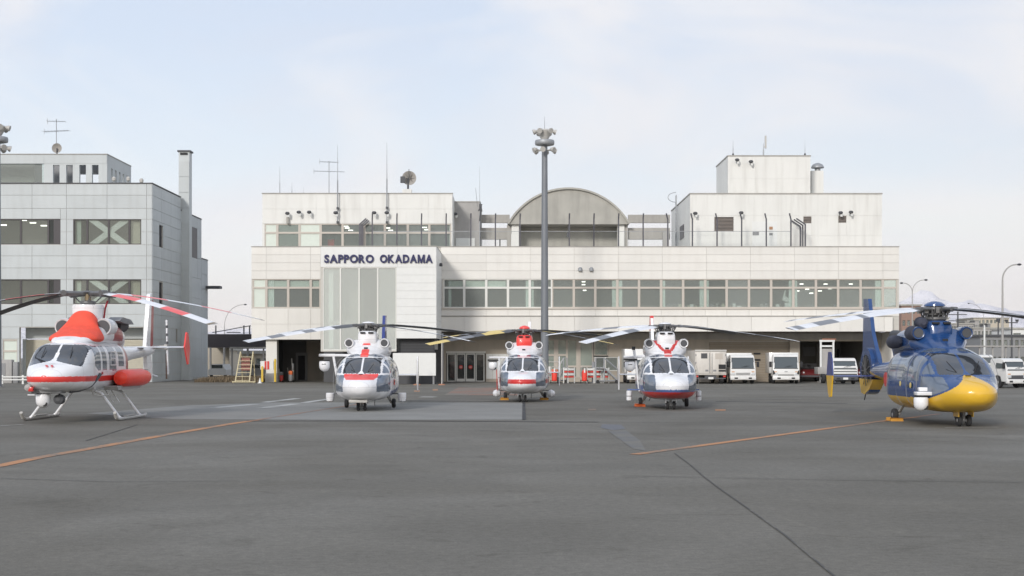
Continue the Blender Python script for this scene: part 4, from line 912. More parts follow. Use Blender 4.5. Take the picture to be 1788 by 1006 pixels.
# boarding stairs and striped barriers
def barrier(px, w, Y, lb):
    x = U(px, Y); t = thing('striped_barrier', (x, Y, 0), lb, 'barrier', group='red and white striped barriers by the glass wall'); hw_ = w/2*Y/FPX
    for k, s_ in enumerate((-1, 1)): MB().box(s_*hw_-0.04, s_*hw_+0.04, -0.03, 0.03, 0, 1.25).build('leg', M['white'], t)
    for k in range(4):
        z0 = 0.45+k*0.2; MB().box(-hw_+0.05, hw_-0.05, -0.06, -0.035, z0, z0+0.14).build('board', M['hydred'] if k % 2 == 0 else M['white'], t)
for px, w, lb in ((988, 8, 'narrow red striped barrier left of the glass wall mullion'), (997, 12, 'striped barrier between the two fire extinguishers'), (1031, 12, 'striped barrier just right of the right fire extinguisher'), (1044, 11, 'striped barrier below the small windows'), (1058, 10, 'striped barrier at the foot of the metal stairs')):
    barrier(px, w, 111.6, lb)
def stairs(px0, px1, Y, lb, flip=False):
    t = thing('boarding_stairs', (U((px0+px1)/2, Y), Y, 0), lb, 'boarding stairs'); w = (px1-px0)*Y/FPX; s = -1 if flip else 1
    top = V(636, Y); n = 8
    for k in range(n):
        zz = 0.2+(top-0.5)*k/n; x = s*(w/2-w*0.62*k/n)
        MB().box(x-0.16, x+0.16, -0.35, 0.35, zz, zz+0.05).build('step', M['steel'], t)
    m_ = MB()
    for y in (-0.38, 0.38):
        m_.cyl((s*w/2, y, 0.15), (s*(-w*0.12), y, top-0.3), 0.05, n=6); m_.cyl((s*w/2, y, 1.1), (s*(-w*0.12), y, top+0.5), 0.035, n=6)
        m_.cyl((s*w/2, y, 0.1), (s*w/2, y, 1.1), 0.03, n=6); m_.cyl((s*(-w*.12), y, 0.1), (s*(-w*.12), y, top+0.5), 0.035, n=6); m_.cyl((s*(-w/2), y, 0.1), (s*(-w/2), y, top+0.5), 0.04, n=6); m_.cyl((s*(-w/2), y, top+0.5), (s*(-w*.12), y, top+0.5), 0.03, n=6)
        m_.cyl((-w/2, y, 0.2), (w/2, y, 0.2), 0.05, n=6)
    m_.build('frame', M['steel'], t); MB().box(min(s*-w/2, s*-w*.12), max(s*-w/2, s*-w*.12), -0.38, 0.38, top-0.3, top-0.24).build('platform', M['steel'], t)
    for s2 in (-1, 1): MB().lathe([(0.14, -0.04), (0.14, 0.04)], (s2*w*0.42, -0.42, 0.14), axis='y', n=14).build('wheel', M['black'], t)
stairs(1040, 1079, 111.0, 'galvanised boarding stairs descending to the right before the small windows')
stairs(974, 990, 112.2, 'narrow galvanised steps beside the glass wall', True)
t = thing('pipe_stand', (U(1036, 112), 112, 0), 'upright gray pipe stand between the striped barriers', 'stand'); MB().cyl((0, 0, 0), (0, 0, V(632, 112)), 0.12, n=8).build('pipe', M['steel'], t); MB().box(-0.3, 0.3, -0.3, 0.3, 0, 0.06).build('foot', M['steel'], t)
# white fence at far left bottom
Ff = thing('pipe_barrier', (U(15, 108), 108, 0), 'low white pipe barrier at the far left behind the red and white helicopter', 'barrier')
for px in (-20, 4, 40): wbox('post', M['white'], U(px-1.5, 108), U(px+1.5, 108), 107.95, 108.05, 0, V(655, 108), Ff)
for py in (658, 663): wbox('rail', M['white'], U(-25, 108), U(48, 108), 107.9, 107.94, V(py+1, 108), V(py-1, 108), Ff)
t = thing('utility_box', (U(15, 112), 112, 0), 'gray upright utility cabinet before the pale window of the annex', 'cabinet'); MB().box(-0.6, 0.35, -0.3, 0.3, 0, V(628, 112), c=0.02).build('body', M['hgray'], t); MB().box(-0.5, -0.15, -0.33, -0.305, 0.5, 1.6).build('door', M['mgray'], t); MB().box(0.4, 0.8, -0.2, 0.3, 0, V(632, 112), c=0.02).build('side_unit', M['mgray'], t)
# dry grass strip and far things in the left gap
gr = MB(); r_ = random.Random(5)
gcol = mat('dry_winter_grass', (0.20, 0.155, 0.10), 0.95, var=0.3, vscale=1.5, world=True)
for k in range(5200):
    x = r_.uniform(U(350, 118), U(462, 118)); y = r_.uniform(115.5, 128); h = r_.uniform(0.15, 0.5); a = r_.uniform(0, 3.14); dx, dy = 0.05*math.cos(a), 0.05*math.sin(a)
    gr.add([(x-dx, y-dy, 0), (x+dx, y+dy, 0), (x+r_.uniform(-.15, .15), y+r_.uniform(-.1, .1), h)], [(0, 1, 2)])
gr.build('dry_grass', gcol, kind='stuff')
sheet('grass_bed', [Vector((U(350, 118), 115, 0)), Vector((U(462, 118), 115, 0)), Vector((U(462, 118), 129, 0)), Vector((U(350, 118), 129, 0))], gcol, 0.004)
# ================================================================== background
def house(name, px0, px1, ptop, Y, depth, m, label, rows=0, cols=0, wm='pane', pbase=None, roof=None, cat='building'):
    x0, x1, z1 = U(px0, Y), U(px1, Y), V(ptop, Y); t = thing(name, ((x0+x1)/2, Y, 0), label, cat)
    ops = []; fh = z1/max(rows, 1)
    for r in range(rows):
        for c in range(cols):
            w = (x1-x0)/cols; ops.append((x0+w*(c+.2), x0+w*(c+.8), fh*(r+.35), fh*(r+.8)))
    mb = MB(); wall_open(mb, x0, x1, 0, z1, Y, Y+0.3, ops); mb.box(x0, x0+0.3, Y+0.31, Y+depth, 0, z1).box(x1-0.3, x1, Y+0.31, Y+depth, 0, z1); mb.build('wall', m, t, world=True)
    for (a, b, c, d) in ops: wbox('window', M[wm], a, b, Y+0.15, Y+0.2, c, d, t)
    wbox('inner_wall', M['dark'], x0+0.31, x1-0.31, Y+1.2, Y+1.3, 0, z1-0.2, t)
    wbox('roof', roof or M['roofgray'], x0-0.3, x1+0.3, Y-0.3, Y+depth+0.3, z1, z1+0.35, t)
    return t
t = house('apartment_block', 1574, 1608, 534, 330, 14, M['brown'], 'brown apartment block rising behind the blue helicopter rotor', 5, 4)
t = house('apartment_block', 1700, 1762, 556, 520, 20, M['cream'], 'wide cream apartment block far behind the right lamp pole', 6, 9)
t = house('apartment_block', 1648, 1700, 566, 430, 16, M['hgray'], 'long gray low apartment block right of the blue rotor mast', 4, 12)
t = house('apartment_block', 1700, 1766, 574, 380, 16, M['hgray'], 'gray block in front of the wide cream apartments', 3, 10)
for (px, w, top, lb) in ((1653, 8, 556, 'leftmost gray rooftop tower on the far skyline'), (1688, 6, 562, 'second small tower on the far skyline'), (1706, 7, 560, 'small gray tower before the cream block'), (1727, 5, 566, 'dark slim tower right of the white post')):
    house('far_tower', px-w/2, px+w/2, top, 445, 8, M['hgray'] if px < 1720 else M['mgray'], lb, 2, 2)
t = house('warehouse', 1655, 1715, 590, 240, 18, M['hgray'], 'low pale warehouse with ribbed wall behind the blue helicopter cabin', 1, 6, roof=M['hgray'])
t = house('station_building', 1712, 1800, 588, 230, 16, M['mgray'], 'long gray station-like building with dark upper storey at the right', 2, 9, roof=M['dgray'])
t = house('warehouse', 1765, 1830, 575, 300, 12, M['white'], 'white block at the far right edge of the skyline', 2, 3)
# shed right of terminal, behind blue helicopter
S = house('white_shed', 1541, 1602, 608, 150, 8, M['white'], 'small white roofed shed just right of the terminal end', 1, 3)
t = thing('white_sign', (U(1562, 140), 140, 0), 'white framed sign board behind the blue helicopter tail', 'sign'); wbox('board', M['white'], U(1547, 140), U(1578, 140), 140, 140.1, V(604, 140), V(595, 140), t); wbox('post', M['dgray'], U(1546, 140), U(1548, 140), 140.12, 140.3, 0, V(593, 140), t); wbox('post', M['dgray'], U(1577, 140), U(1579, 140), 140.12, 140.3, 0, V(593, 140), t)
# covered walkway
def canopy(px0, px1, py, Y, depth, label, m=None, posts=6, th=2.2):
    t = thing('covered_walkway', (U((px0+px1)/2, Y), Y, 0), label, 'canopy'); z = V(py, Y)
    wbox('roof', m or M['hgray'], U(px0, Y), U(px1, Y), Y, Y+depth, z-th*Y/FPX, z, t)
    for k in range(posts):
        x = U(px0+3+(px1-px0-6)*k/(posts-1), Y); wbox('post', M['hgray'], x-0.07, x+0.07, Y+0.3, Y+0.44, 0, z-th*Y/FPX-0.01, t)
    return t
canopy(1640, 1830, 603.5, 170, 5, 'long white covered walkway roof behind the parked white trucks', posts=9)
for k, (px, w, mm, lb) in enumerate(((1715, 22, 'yellow', 'yellow van under the walkway roof left of the lamp pole'), (1766, 34, 'yellow', 'yellow bus under the walkway roof right of the lamp pole'), (1740, 12, 'dgray', 'dark van beside the lamp pole'), (1690, 18, 'white', 'white van under the walkway behind the blue helicopter'))):
    Y = 172; x = U(px, Y); hw_ = w/2*Y/FPX; t = thing('parked_van', (x, Y, 0), lb, 'van')
    MB().box(-hw_, hw_, 0, 1.8, 0.35, 1.9, c=0.12).build('body', M[mm], t); MB().box(-hw_*0.85, hw_*0.85, -0.012, -0.003, 1.15, 1.65).build('side_window', M['pane_dark'], t)
    for s_ in (-1, 1): MB().lathe([(0.33, -0.1), (0.33, 0.1)], (s_*hw_*0.65, 0.1, 0.33), axis='y', n=16).build('wheel', M['tyre'], t)
# dark flat-roofed hangar link in the left gap
K = thing('flat_canopy_building', (U(400, 150), 150, 0), 'dark flat canopy building seen between the annex and the terminal', 'building')
wbox('fascia', M['dframe'], U(355, 150), U(470, 150), 150, 158, V(607, 150), V(583.5, 150), K)
for px in (367, 391, 432): wbox('post', M['lampgray'], U(px-1, 149.5), U(px+1, 149.5), 149.4, 149.9, 0, V(607, 150), K)
wbox('back_wall', M['cream'], U(355, 157), U(400, 157), 157, 157.2, 0, V(607, 157), K)
for px in (377, 426, 436): MB().cyl((U(px, 151), 151, V(583, 150)), (U(px, 151), 151, V(568, 150)), 0.08, n=5).build('roof_post', M['dgray'], K, world=True)
MB().tube([(U(371, 152), 152, V(580, 150)), (U(395, 152), 152, V(576, 150)), (U(420, 152), 152, V(571, 150)), (U(438, 152), 152, V(568, 150))], 0.05, n=5).cyl((U(396, 152), 152, V(580, 150)), (U(420, 152), 152, V(580, 150)), 0.05, n=5).build('roof_rail', M['dgray'], K, world=True)
canopy(401, 462, 606, 133, 5, 'light gray small canopy beside the terminal left end', posts=3, th=2.6)
house('far_house', 366, 398, 612, 210, 10, M['cream'], 'cream house behind the canopy posts left of the terminal', 1, 4)
house('far_house', 372, 392, 610, 260, 10, mat('reddish_roof', (0.32, 0.12, 0.09), 0.8), 'red house far behind the canopy posts', 1, 2)
house('far_house', 420, 470, 618, 150, 10, M['cream'], 'beige low wing with windows under the small canopy', 1, 4)
for (px, lb, mm) in ((379, 'white car far away left of the thin white post', 'white'), (449, 'light car under the small canopy', 'hgray')):
    Y = 140; t = thing('parked_car', (U(px, Y), Y, 0), lb, 'car')
    MB().prism([(-.9, .3), (-.9, .85), (-.7, .95), (-.5, 1.4), (.5, 1.4), (.75, .95), (.9, .85), (.9, .3)], 0, 3.8, axis='y').build('body', M['truckwhite'] if mm == 'white' else M['hgray'], t)
    MB().box(-.55, .55, -.012, -.003, 0.98, 1.32).build('windscreen', M['pane_dark'], t)
    for s_ in (-1, 1): MB().lathe([(0.3, -0.1), (0.3, 0.1)], (s_*.7, 0.6, 0.3), axis='x', n=14).build('wheel', M['tyre'], t)
# lamp posts
def lamp_post(px, ptop, Y, label, arms=((1, 1.0),), reach=1.3, m=None, r=0.09):
    x, z = U(px, Y), V(ptop, Y); t = thing('street_lamp', (x, Y, 0), label, 'street lamp'); k = reach*Y/110
    MB().lathe([(r*1.2, 0), (r, z*0.4), (r*0.7, z-k*1.1)], n=10).build('pole', m or M['steel'], t)
    for (s_, f) in arms:
        pts = [(s_*k*f*(1-math.cos(a)), 0, z-k*1.1+k*1.1*math.sin(a)*f) for a in [i*math.pi/2/8 for i in range(9)]]
        MB().tube(pts, r*0.6, n=6).build('arm', m or M['steel'], t)
        e_ = pts[-1]; MB().lathe([(0.05, -0.12), (0.22, -0.06), (0.26, 0.03), (0.12, 0.12)], (e_[0]+s_*0.3, 0, e_[2]), n=10).build('lamp_head', M['dgray'], t)
    return t
lamp_post(1750.5, 462, 150, 'tall curved street lamp behind the white trucks at the right', ((1, 1.0),), 1.1, M['hgray'], 0.13)
lamp_post(1593, 489, 190, 'double armed street lamp beside the brown apartment block', ((1, 1.0), (-1, 0.75)), 0.9, M['hgray'])
lamp_post(392, 532, 230, 'distant curved street lamp in the gap left of the terminal', ((1, 1.0),), 1.5, M['hgray'])
lamp_post(1718, 530, 320, 'faint distant street lamp right of the blue rotor mast', ((-1, 1.0),), 1.1, M['hgray'])
for (px, top, Y, lb, mm) in ((1672.5, 544, 200, 'dark utility pole behind the blue helicopter rotor mast', 'dgray'), (1719, 568, 190, 'short white post before the gray blocks', 'white'), (1766.5, 554, 210, 'twin-headed dark pole near the right edge', 'dgray'), (1743, 560, 235, 'slim pole with a round loudspeaker left of the tall lamp', 'dgray')):
    t = thing('utility_pole', (U(px, Y), Y, 0), lb, 'pole'); h = V(top, Y)
    MB().lathe([(0.16, 0), (0.11, h)], n=10).build('shaft', M[mm], t)
    if px in (1766.5,): MB().box(-0.9, 0.9, -0.08, 0.08, h-0.9, h-0.75).build('cross_arm', M[mm], t); MB().lathe([(0.2, -0.2), (0.28, 0.15)], (-0.8, 0, h-0.5), n=10).build('lamp_head', M['dgray'], t); MB().lathe([(0.2, -0.2), (0.28, 0.15)], (0.8, 0, h-0.5), n=10).build('lamp_head', M['dgray'], t)
    if px == 1743: MB().lathe([(0.3, -0.3), (0.35, 0.3)], (0, 0, h+0.1), n=12).build('loudspeaker', M['dgray'], t)
    if px == 1672.5:
        for k in range(4): MB().box(-1.3, 1.3, -0.06, 0.06, h-0.5-k*0.9, h-0.38-k*0.9).build('cross_arm', M['dgray'], t)

# ================================================================== vehicles
def wheel_at(t, x, y, r, w=0.22, name='wheel'):
    o = MB().lathe([(r*0.62, -w/2), (r*0.9, -w/2), (r, -w/2+0.03), (r, w/2-0.03), (r*0.9, w/2), (r*0.62, w/2)], axis='x', n=24).build(name, M['tyre'], t); o.location = (x, y, r)
    q = MB().lathe([(r*0.18, -w/2-0.01), (r*0.5, -w/2+0.02), (r*0.61, -w/2+0.0), (r*0.61, w/2), (r*0.5, w/2-0.02), (r*0.18, w/2+0.01)], axis='x', n=20).build('rim', M['rim'], o)
    return o
def cabover(px, Y, w, h, label, box=None, rz=0.0, grille='plain', group=None, paint=None):
    """light cab-over truck, front towards -y"""
    P = paint or M['truckwhite']; t = thing('cabover_truck', (U(px, Y), Y, 0), label, 'truck', rz=rz, group=group); hw_ = w/2
    prof = [(0.03, 0.42), (-0.02, 0.62), (0.0, 0.95), (0.06, 1.28), (0.34, h-0.22), (0.46, h-0.08), (0.70, h), (1.70, h-0.02), (1.78, h-0.12), (1.78, 0.55), (1.35, 0.55), (1.25, 0.75), (0.95, 0.88), (0.65, 0.75), (0.55, 0.42)]
    bm = bmesh.new(); a = [bm.verts.new((-hw_, y, z)) for y, z in prof]; b = [bm.verts.new((hw_, y, z)) for y, z in prof]
    bm.faces.new(a[::-1]); bm.faces.new(b); n = len(prof)
    for i in range(n): bm.faces.new((a[i], a[(i+1) % n], b[(i+1) % n], b[i]))
    for v in bm.verts:                       # tumblehome: the cab narrows upwards
        if v.co.z > 1.25: v.co.x *= 1-0.09*(v.co.z-1.25)/(h-1.25)
    bmesh.ops.recalc_face_normals(bm, faces=bm.faces)
    bmesh.ops.bevel(bm, geom=[e_ for e_ in bm.edges if e_.is_boundary or (len(e_.link_faces) == 2 and e_.calc_face_angle() > 0.9)], offset=0.05, segments=3, affect='EDGES', profile=0.6)
    m_ = MB(); bm.verts.index_update(); m_.add([v.co[:] for v in bm.verts], [[v.index for v in f.verts] for f in bm.faces]); bm.free(); m_.build('cab', P, t)
    # windscreen lies 6 mm in front of the raked face
    def rake(z): return 0.06+(0.34-0.06)*(z-1.28)/(h-0.22-1.28) if z > 1.28 else 0.06*(z-0.95)/0.33
    def pane(name, x0, x1, z0, z1, mm, inset=0.012, k=0.96):
        return MB().add([(x0, rake(z0)-inset, z0), (x1, rake(z0)-inset, z0), (x1*k, rake(z1)-inset, z1), (x0*k, rake(z1)-inset, z1), (x0, rake(z0)+0.03, z0), (x1, rake(z0)+0.03, z0), (x1*k, rake(z1)+0.03, z1), (x0*k, rake(z1)+0.03, z1)], [(0, 1, 2, 3), (4, 7, 6, 5), (0, 4, 5, 1), (1, 5, 6, 2), (2, 6, 7, 3), (3, 7, 4, 0)]).build(name, mm, t)
    pane('windscreen_seal', -hw_+0.10, hw_-0.10, 1.17, h-0.23, M['black'], 0.008)
    pane('windscreen', -hw_+0.14, hw_-0.14, 1.21, h-0.27, mat('vehicle_glass', (0.07, 0.085, 0.09), 0.07, spec=0.9, var=0), 0.016)
    for s_ in (-1, 1):
        MB().add([(s_*(hw_+0.004), 0.28, 1.32), (s_*(hw_+0.004), 1.15, 1.32), (s_*(hw_*0.93+0.006), 1.15, h-0.30), (s_*(hw_*0.93+0.006), 0.48, h-0.30)], [(0, 1, 2, 3)]).build('side_window', MATS['vehicle_glass'], t)
        mi = MB().box(s_*(hw_+0.17)-0.10, s_*(hw_+0.17)+0.10, 0.02, 0.10, 1.30, 1.74, c=0.03); mi.cyl((s_*hw_*0.95, 0.1, 1.7), (s_*(hw_+0.15), 0.06, 1.65), 0.02, n=5); mi.build('mirror', M['black'], t)
        MB().box(s_*(hw_-0.22)-0.16, s_*(hw_-0.22)+0.16, -0.04, 0.05, 0.66, 0.86, c=0.03).build('headlight', mat('headlight_glass', (0.55, 0.57, 0.58), 0.15, spec=0.9, var=0), t)
        MB().box(s_*(hw_-0.22)-0.12, s_*(hw_-0.22)+0.12, -0.012, 0.05, 0.90, 0.97, c=0.02).build('indicator_lamp', mat('amber_lamp', (0.6, 0.25, 0.04), 0.3), t)
        wk = MB().cyl((s_*0.1, rake(1.30)-0.03, 1.30), (s_*0.1+0.42, rake(1.42)-0.03, 1.42), 0.012, n=4).build('wiper', M['black'], t)
    MB().box(-hw_-0.01, hw_+0.01, -0.10, 0.12, 0.30, 0.60, c=0.05).build('bumper', P if grille != 'bands' else M['dgray'], t)
    MB().box(-0.19, 0.19, -0.125, -0.103, 0.36, 0.52).build('licence_plate', M['white'], t)
    for s_ in (-1, 1): MB().box(s_*0.55-0.13, s_*0.55+0.13, -0.112, -0.101, 0.38, 0.50).build('fog_lamp', M['black'], t)
    if grille == 'slats':
        for k in range(3): MB().box(-hw_*0.55, hw_*0.55, -0.035, 0.0, 0.68+k*0.07, 0.72+k*0.07).build('grille_bar', M['mgray'], t)
    if grille == 'wide':
        MB().box(-hw_*0.6, hw_*0.6, -0.034, 0.0, 0.66, 0.72).build('grille_bar', M['black'], t); MB().box(-0.12, 0.12, -0.03, 0.0, 0.92, 0.97).build('badge', M['mgray'], t)
        for s_ in (-1, 1): MB().prism([(s_*(hw_-0.02), 0.72), (s_*(hw_-0.02), 1.08), (s_*(hw_-0.12), 0.98), (s_*(hw_-0.2), 0.78)], -0.05, 0.0, axis='y').build('corner_vent', M['black'], t)
    if grille == 'bands':
        for k, zz in enumerate((0.80, 1.00)): MB().box(-hw_*0.92, hw_*0.92, -0.085, -0.005, zz, zz+0.13, c=0.02).build('grille_bar', M['white'], t)
        MB().box(-hw_*0.92, hw_*0.92, -0.05, 0.0, 0.56, 1.16).build('grille', M['dgray'], t)
    for y in (0.95,):
        for s_ in (-1, 1): wheel_at(t, s_*(hw_-0.14), y, 0.38)
    MB().box(-0.4, 0.4, 1.4, 5.0, 0.55, 0.7).build('chassis', M['dgray'], t)
    for s_ in (-1, 1): wheel_at(t, s_*(hw_-0.18), 4.1, 0.38, 0.3)
    if box:
        bw, bh, bl = box; MB().box(-bw/2, bw/2, 1.85, 1.85+bl, 0.80, bh, c=0.04).build('cargo_box', P, t)
    return t
cabover(1297.5, 109.0, 2.0, 2.28, 'white cab over truck with plain face parked right of the box truck', box=(2.0, 2.42, 3.2), grille='slats', group='white trucks parked by the terminal')
cabover(1372.5, 109.0, 2.06, 2.34, 'white cab over truck with black corner vents left of the open garage', box=(2.3, 2.45, 3.8), rz=-0.10, grille='wide', group='white trucks parked by the terminal')
t = cabover(1476, 107.0, 1.95, 2.02, 'white light truck with two wide white grille bands in front of the open garage', grille='bands', paint=M['truckwhite'])
# aerial-work frame behind that truck
F_ = thing('lift_frame', (U(1444, 113), 113, 0), 'white gantry lift frame standing in the open garage mouth', 'lift')
fm = MB(); x0, x1 = (1433-1444)*113/FPX, (1455-1444)*113/FPX; zt_ = V(597, 113)
for x in (x0, x1): fm.box(x-0.07, x+0.07, -0.07, 0.07, 0.1, zt_)
fm.box(x0-0.1, x1+0.1, -0.08, 0.08, zt_+0.002, zt_+0.16); fm.box(x0+0.08, x1-0.08, -0.05, 0.05, V(606, 113), V(603, 113)); fm.build('gantry', M['white'], F_)
MB().box(x0-0.35, x0+0.6, -0.6, 0.8, V(660, 113)+0.3, V(641, 113), c=0.03).build('counter_box', M['hgray'], F_); MB().box(x0+0.08, x1-0.08, 0.1, 0.14, V(641, 113), V(609, 113)).build('mesh_panel', M['hgray'], F_)
MB().box(x0+0.1, x1+0.2, -0.12, -0.06, zt_+0.17, zt_+0.26).build('beacon_bar', mat('dull_red_beacon', (0.35, 0.14, 0.08), 0.5), F_)
for x in (x0, x1): MB().box(x-0.1, x+0.1, -0.5, 0.9, 0, 0.12).build('foot', M['hgray'], F_)
# red vehicle in the garage
def tow_tractor(px, Y, lb, w=1.5):
    t = thing('tow_tractor', (U(px, Y), Y, 0), lb, 'tractor'); hw_ = w/2; R_ = mat('dark_red_vehicle_paint', (0.14, 0.018, 0.02), 0.35, coat=0.3)
    MB().prism([(-.9, .35), (-.95, .75), (-.6, 1.0), (0.2, 1.08), (1.3, 1.05), (1.3, .35)], -hw_, hw_, axis='x').build('body', R_, t)
    MB().box(-hw_*0.85, hw_*0.85, 0.3, 0.5, 1.09, 1.55, c=0.03).build('seat', M['black'], t); MB().box(-hw_*1.02, hw_*1.02, -1.02, -0.96, 0.4, 0.55).build('bumper', M['dgray'], t)
    MB().cyl((0.1, -0.1, 1.05), (0.1, 0.15, 1.4), 0.02, n=6).lathe([(0.17, 0), (0.17, 0.03)], (0.1, 0.15, 1.4), n=16).build('steering_wheel', M['black'], t)
    for s_ in (-1, 1):
        MB().lathe([(0.08, -0.02), (0.08, 0.02)], (s_*hw_*0.6, -0.93, 0.78), axis='y', n=12).build('headlight', MATS['headlight_glass'], t)
        for y in (-0.5, 0.9): wheel_at(t, s_*(hw_-0.05), y, 0.32, 0.2)
tow_tractor(1411, 119.5, 'dark red tow tractor inside the garage left of the lift frame', 1.9)
tow_tractor(1504, 119.5, 'dark red tow tractor at the right side of the open garage', 1.3)
# box truck seen from behind
def box_truck(px, Y):
    t = thing('box_truck', (U(px, Y), Y, 0), 'white box truck parked with its two rear doors towards the apron', 'truck', group='white trucks parked by the terminal'); w = 27.3*Y/FPX; zb, zt_ = V(655, Y), V(612, Y)
    P = mat('offwhite_box_paint', (0.66, 0.63, 0.58), 0.4, var=0.08, streak=0.45, dirt=(0.36, 0.33, 0.29))
    MB().box(-w, w, 0.02, 4.6, zb, zt_, c=0.03).build('cargo_box', P, t)
    for s_ in (-1, 1):
        d = MB().box(min(s_*0.015, s_*(w-0.09)), max(s_*0.015, s_*(w-0.09)), -0.03, 0.018, zb+0.1, zt_-0.14, c=0.008).build('rear_door', P, t)
        for k in range(3): MB().box(s_*(w-0.06)-0.04, s_*(w-0.06)+0.04, -0.045, 0.0, zb+0.3+k*0.6, zb+0.42+k*0.6).build('hinge', M['mgray'], t)
        MB().cyl((s_*0.1, -0.05, zb+0.15), (s_*0.1, -0.05, zt_-0.2), 0.02, n=5).build('lock_rod', M['mgray'], t)
        MB().box(s_*(w*0.25)-0.12, s_*(w*0.25)+0.12, -0.05, -0.032, zb+0.28, zb+0.42).build('door_handle', M['mgray'], t)
        wheel_at(t, s_*(w-0.25), 1.0, 0.40, 0.3)
        MB().box(s_*(w-0.15)-0.1, s_*(w-0.15)+0.1, -0.02, 0.05, zb-0.16, zb-0.04).build('tail_lamp', M['hydred'], t)
    MB().box(-w*0.62, -w*0.22, -0.045, -0.032, V(626, Y), V(617, Y)).build('window', M['dgray'], t)
    MB().box(w*0.28, w*0.76, -0.045, -0.032, V(627, Y), V(617, Y)).build('vent_plate', M['frame'], t)
    for (a, b) in ((644.5, 636.5), (649, 646)): MB().box(w*0.5, w*0.96, -0.06, -0.032, V(a, Y), V(b, Y)).build('notice_plate', M['black'], t)
    MB().box(-w-0.02, w+0.02, -0.03, 0.1, zt_-0.1, zt_+0.05, c=0.02).build('top_rail', M['lampgray'], t); MB().box(-w*0.95, w*0.95, -0.08, 0.02, zb-0.3, zb-0.22).build('rear_bumper', M['dgray'], t)
    MB().box(-0.2, 0.2, -0.1, -0.082, zb-0.32, zb-0.16).build('licence_plate', M['white'], t)
    MB().box(-0.45, 0.45, 0.1, 5.6, 0.45, zb-0.02).build('chassis', M['dgray'], t); MB().box(-w*0.9, w*0.9, 4.8, 6.3, 0.5, 2.1, c=0.1).build('cab', M['truckwhite'], t)
    for s_ in (-1, 1): wheel_at(t, s_*(w-0.3), 5.4, 0.38, 0.25)
box_truck(1241, 108.5)
# flatbed truck hidden behind the fourth helicopter
t = cabover(1117, 110.5, 2.0, 2.1, 'white truck half hidden behind the helicopter with red fin', box=(2.1, 2.75, 3.4), grille='plain', group='white trucks parked by the terminal')
# utility trucks at right edge
t = cabover(1776, 93.5, 1.7, 2.0, 'small white utility truck with dark grille cut by the right edge', grille='plain', rz=0.32)
MB().box(-0.72, 0.72, -0.035, 0.0, 0.58, 0.86, c=0.02).build('grille', M['dgray'], t); MB().box(-0.9, 0.9, 1.9, 4.9, 0.80, 1.25, c=0.03).build('cargo_bed', M['truckwhite'], t)
def kei_van(px, Y, rz, lb):
    t = thing('white_pickup', (U(px, Y), Y, 0), lb, 'pickup', rz=rz)
    MB().prism([(-2.3, .4), (-2.35, .9), (-1.6, 1.05), (-1.0, 1.62), (0.1, 1.66), (0.3, 1.1), (2.2, 1.1), (2.2, .45)], -0.8, 0.8, axis='x').build('body', M['truckwhite'], t)
    for s_ in (-1, 1):
        MB().add([(s_*0.806, -1.35, 1.1), (s_*0.806, 0.1, 1.1), (s_*0.806, 0.02, 1.52), (s_*0.806, -0.95, 1.52)], [(0, 1, 2, 3)]).build('side_window', MATS['vehicle_glass'], t)
        for y in (-1.5, 1.4): wheel_at(t, s_*0.72, y, 0.33, 0.2)
    MB().add([(-0.7, -1.62, 1.08), (0.7, -1.62, 1.08), (0.66, -1.05, 1.58), (-0.66, -1.05, 1.58)], [(0, 1, 2, 3)]).build('windscreen', MATS['vehicle_glass'], t)
kei_van(1745, 97.5, 1.25, 'white pickup seen from its side between the blue helicopter and the right edge truck')
kei_van(1716, 104.0, 1.3, 'white pickup mostly hidden behind the nose of the blue helicopter')
t = cabover(1718, 122, 2.0, 2.3, 'white truck far behind the blue helicopter cabin', grille='plain')
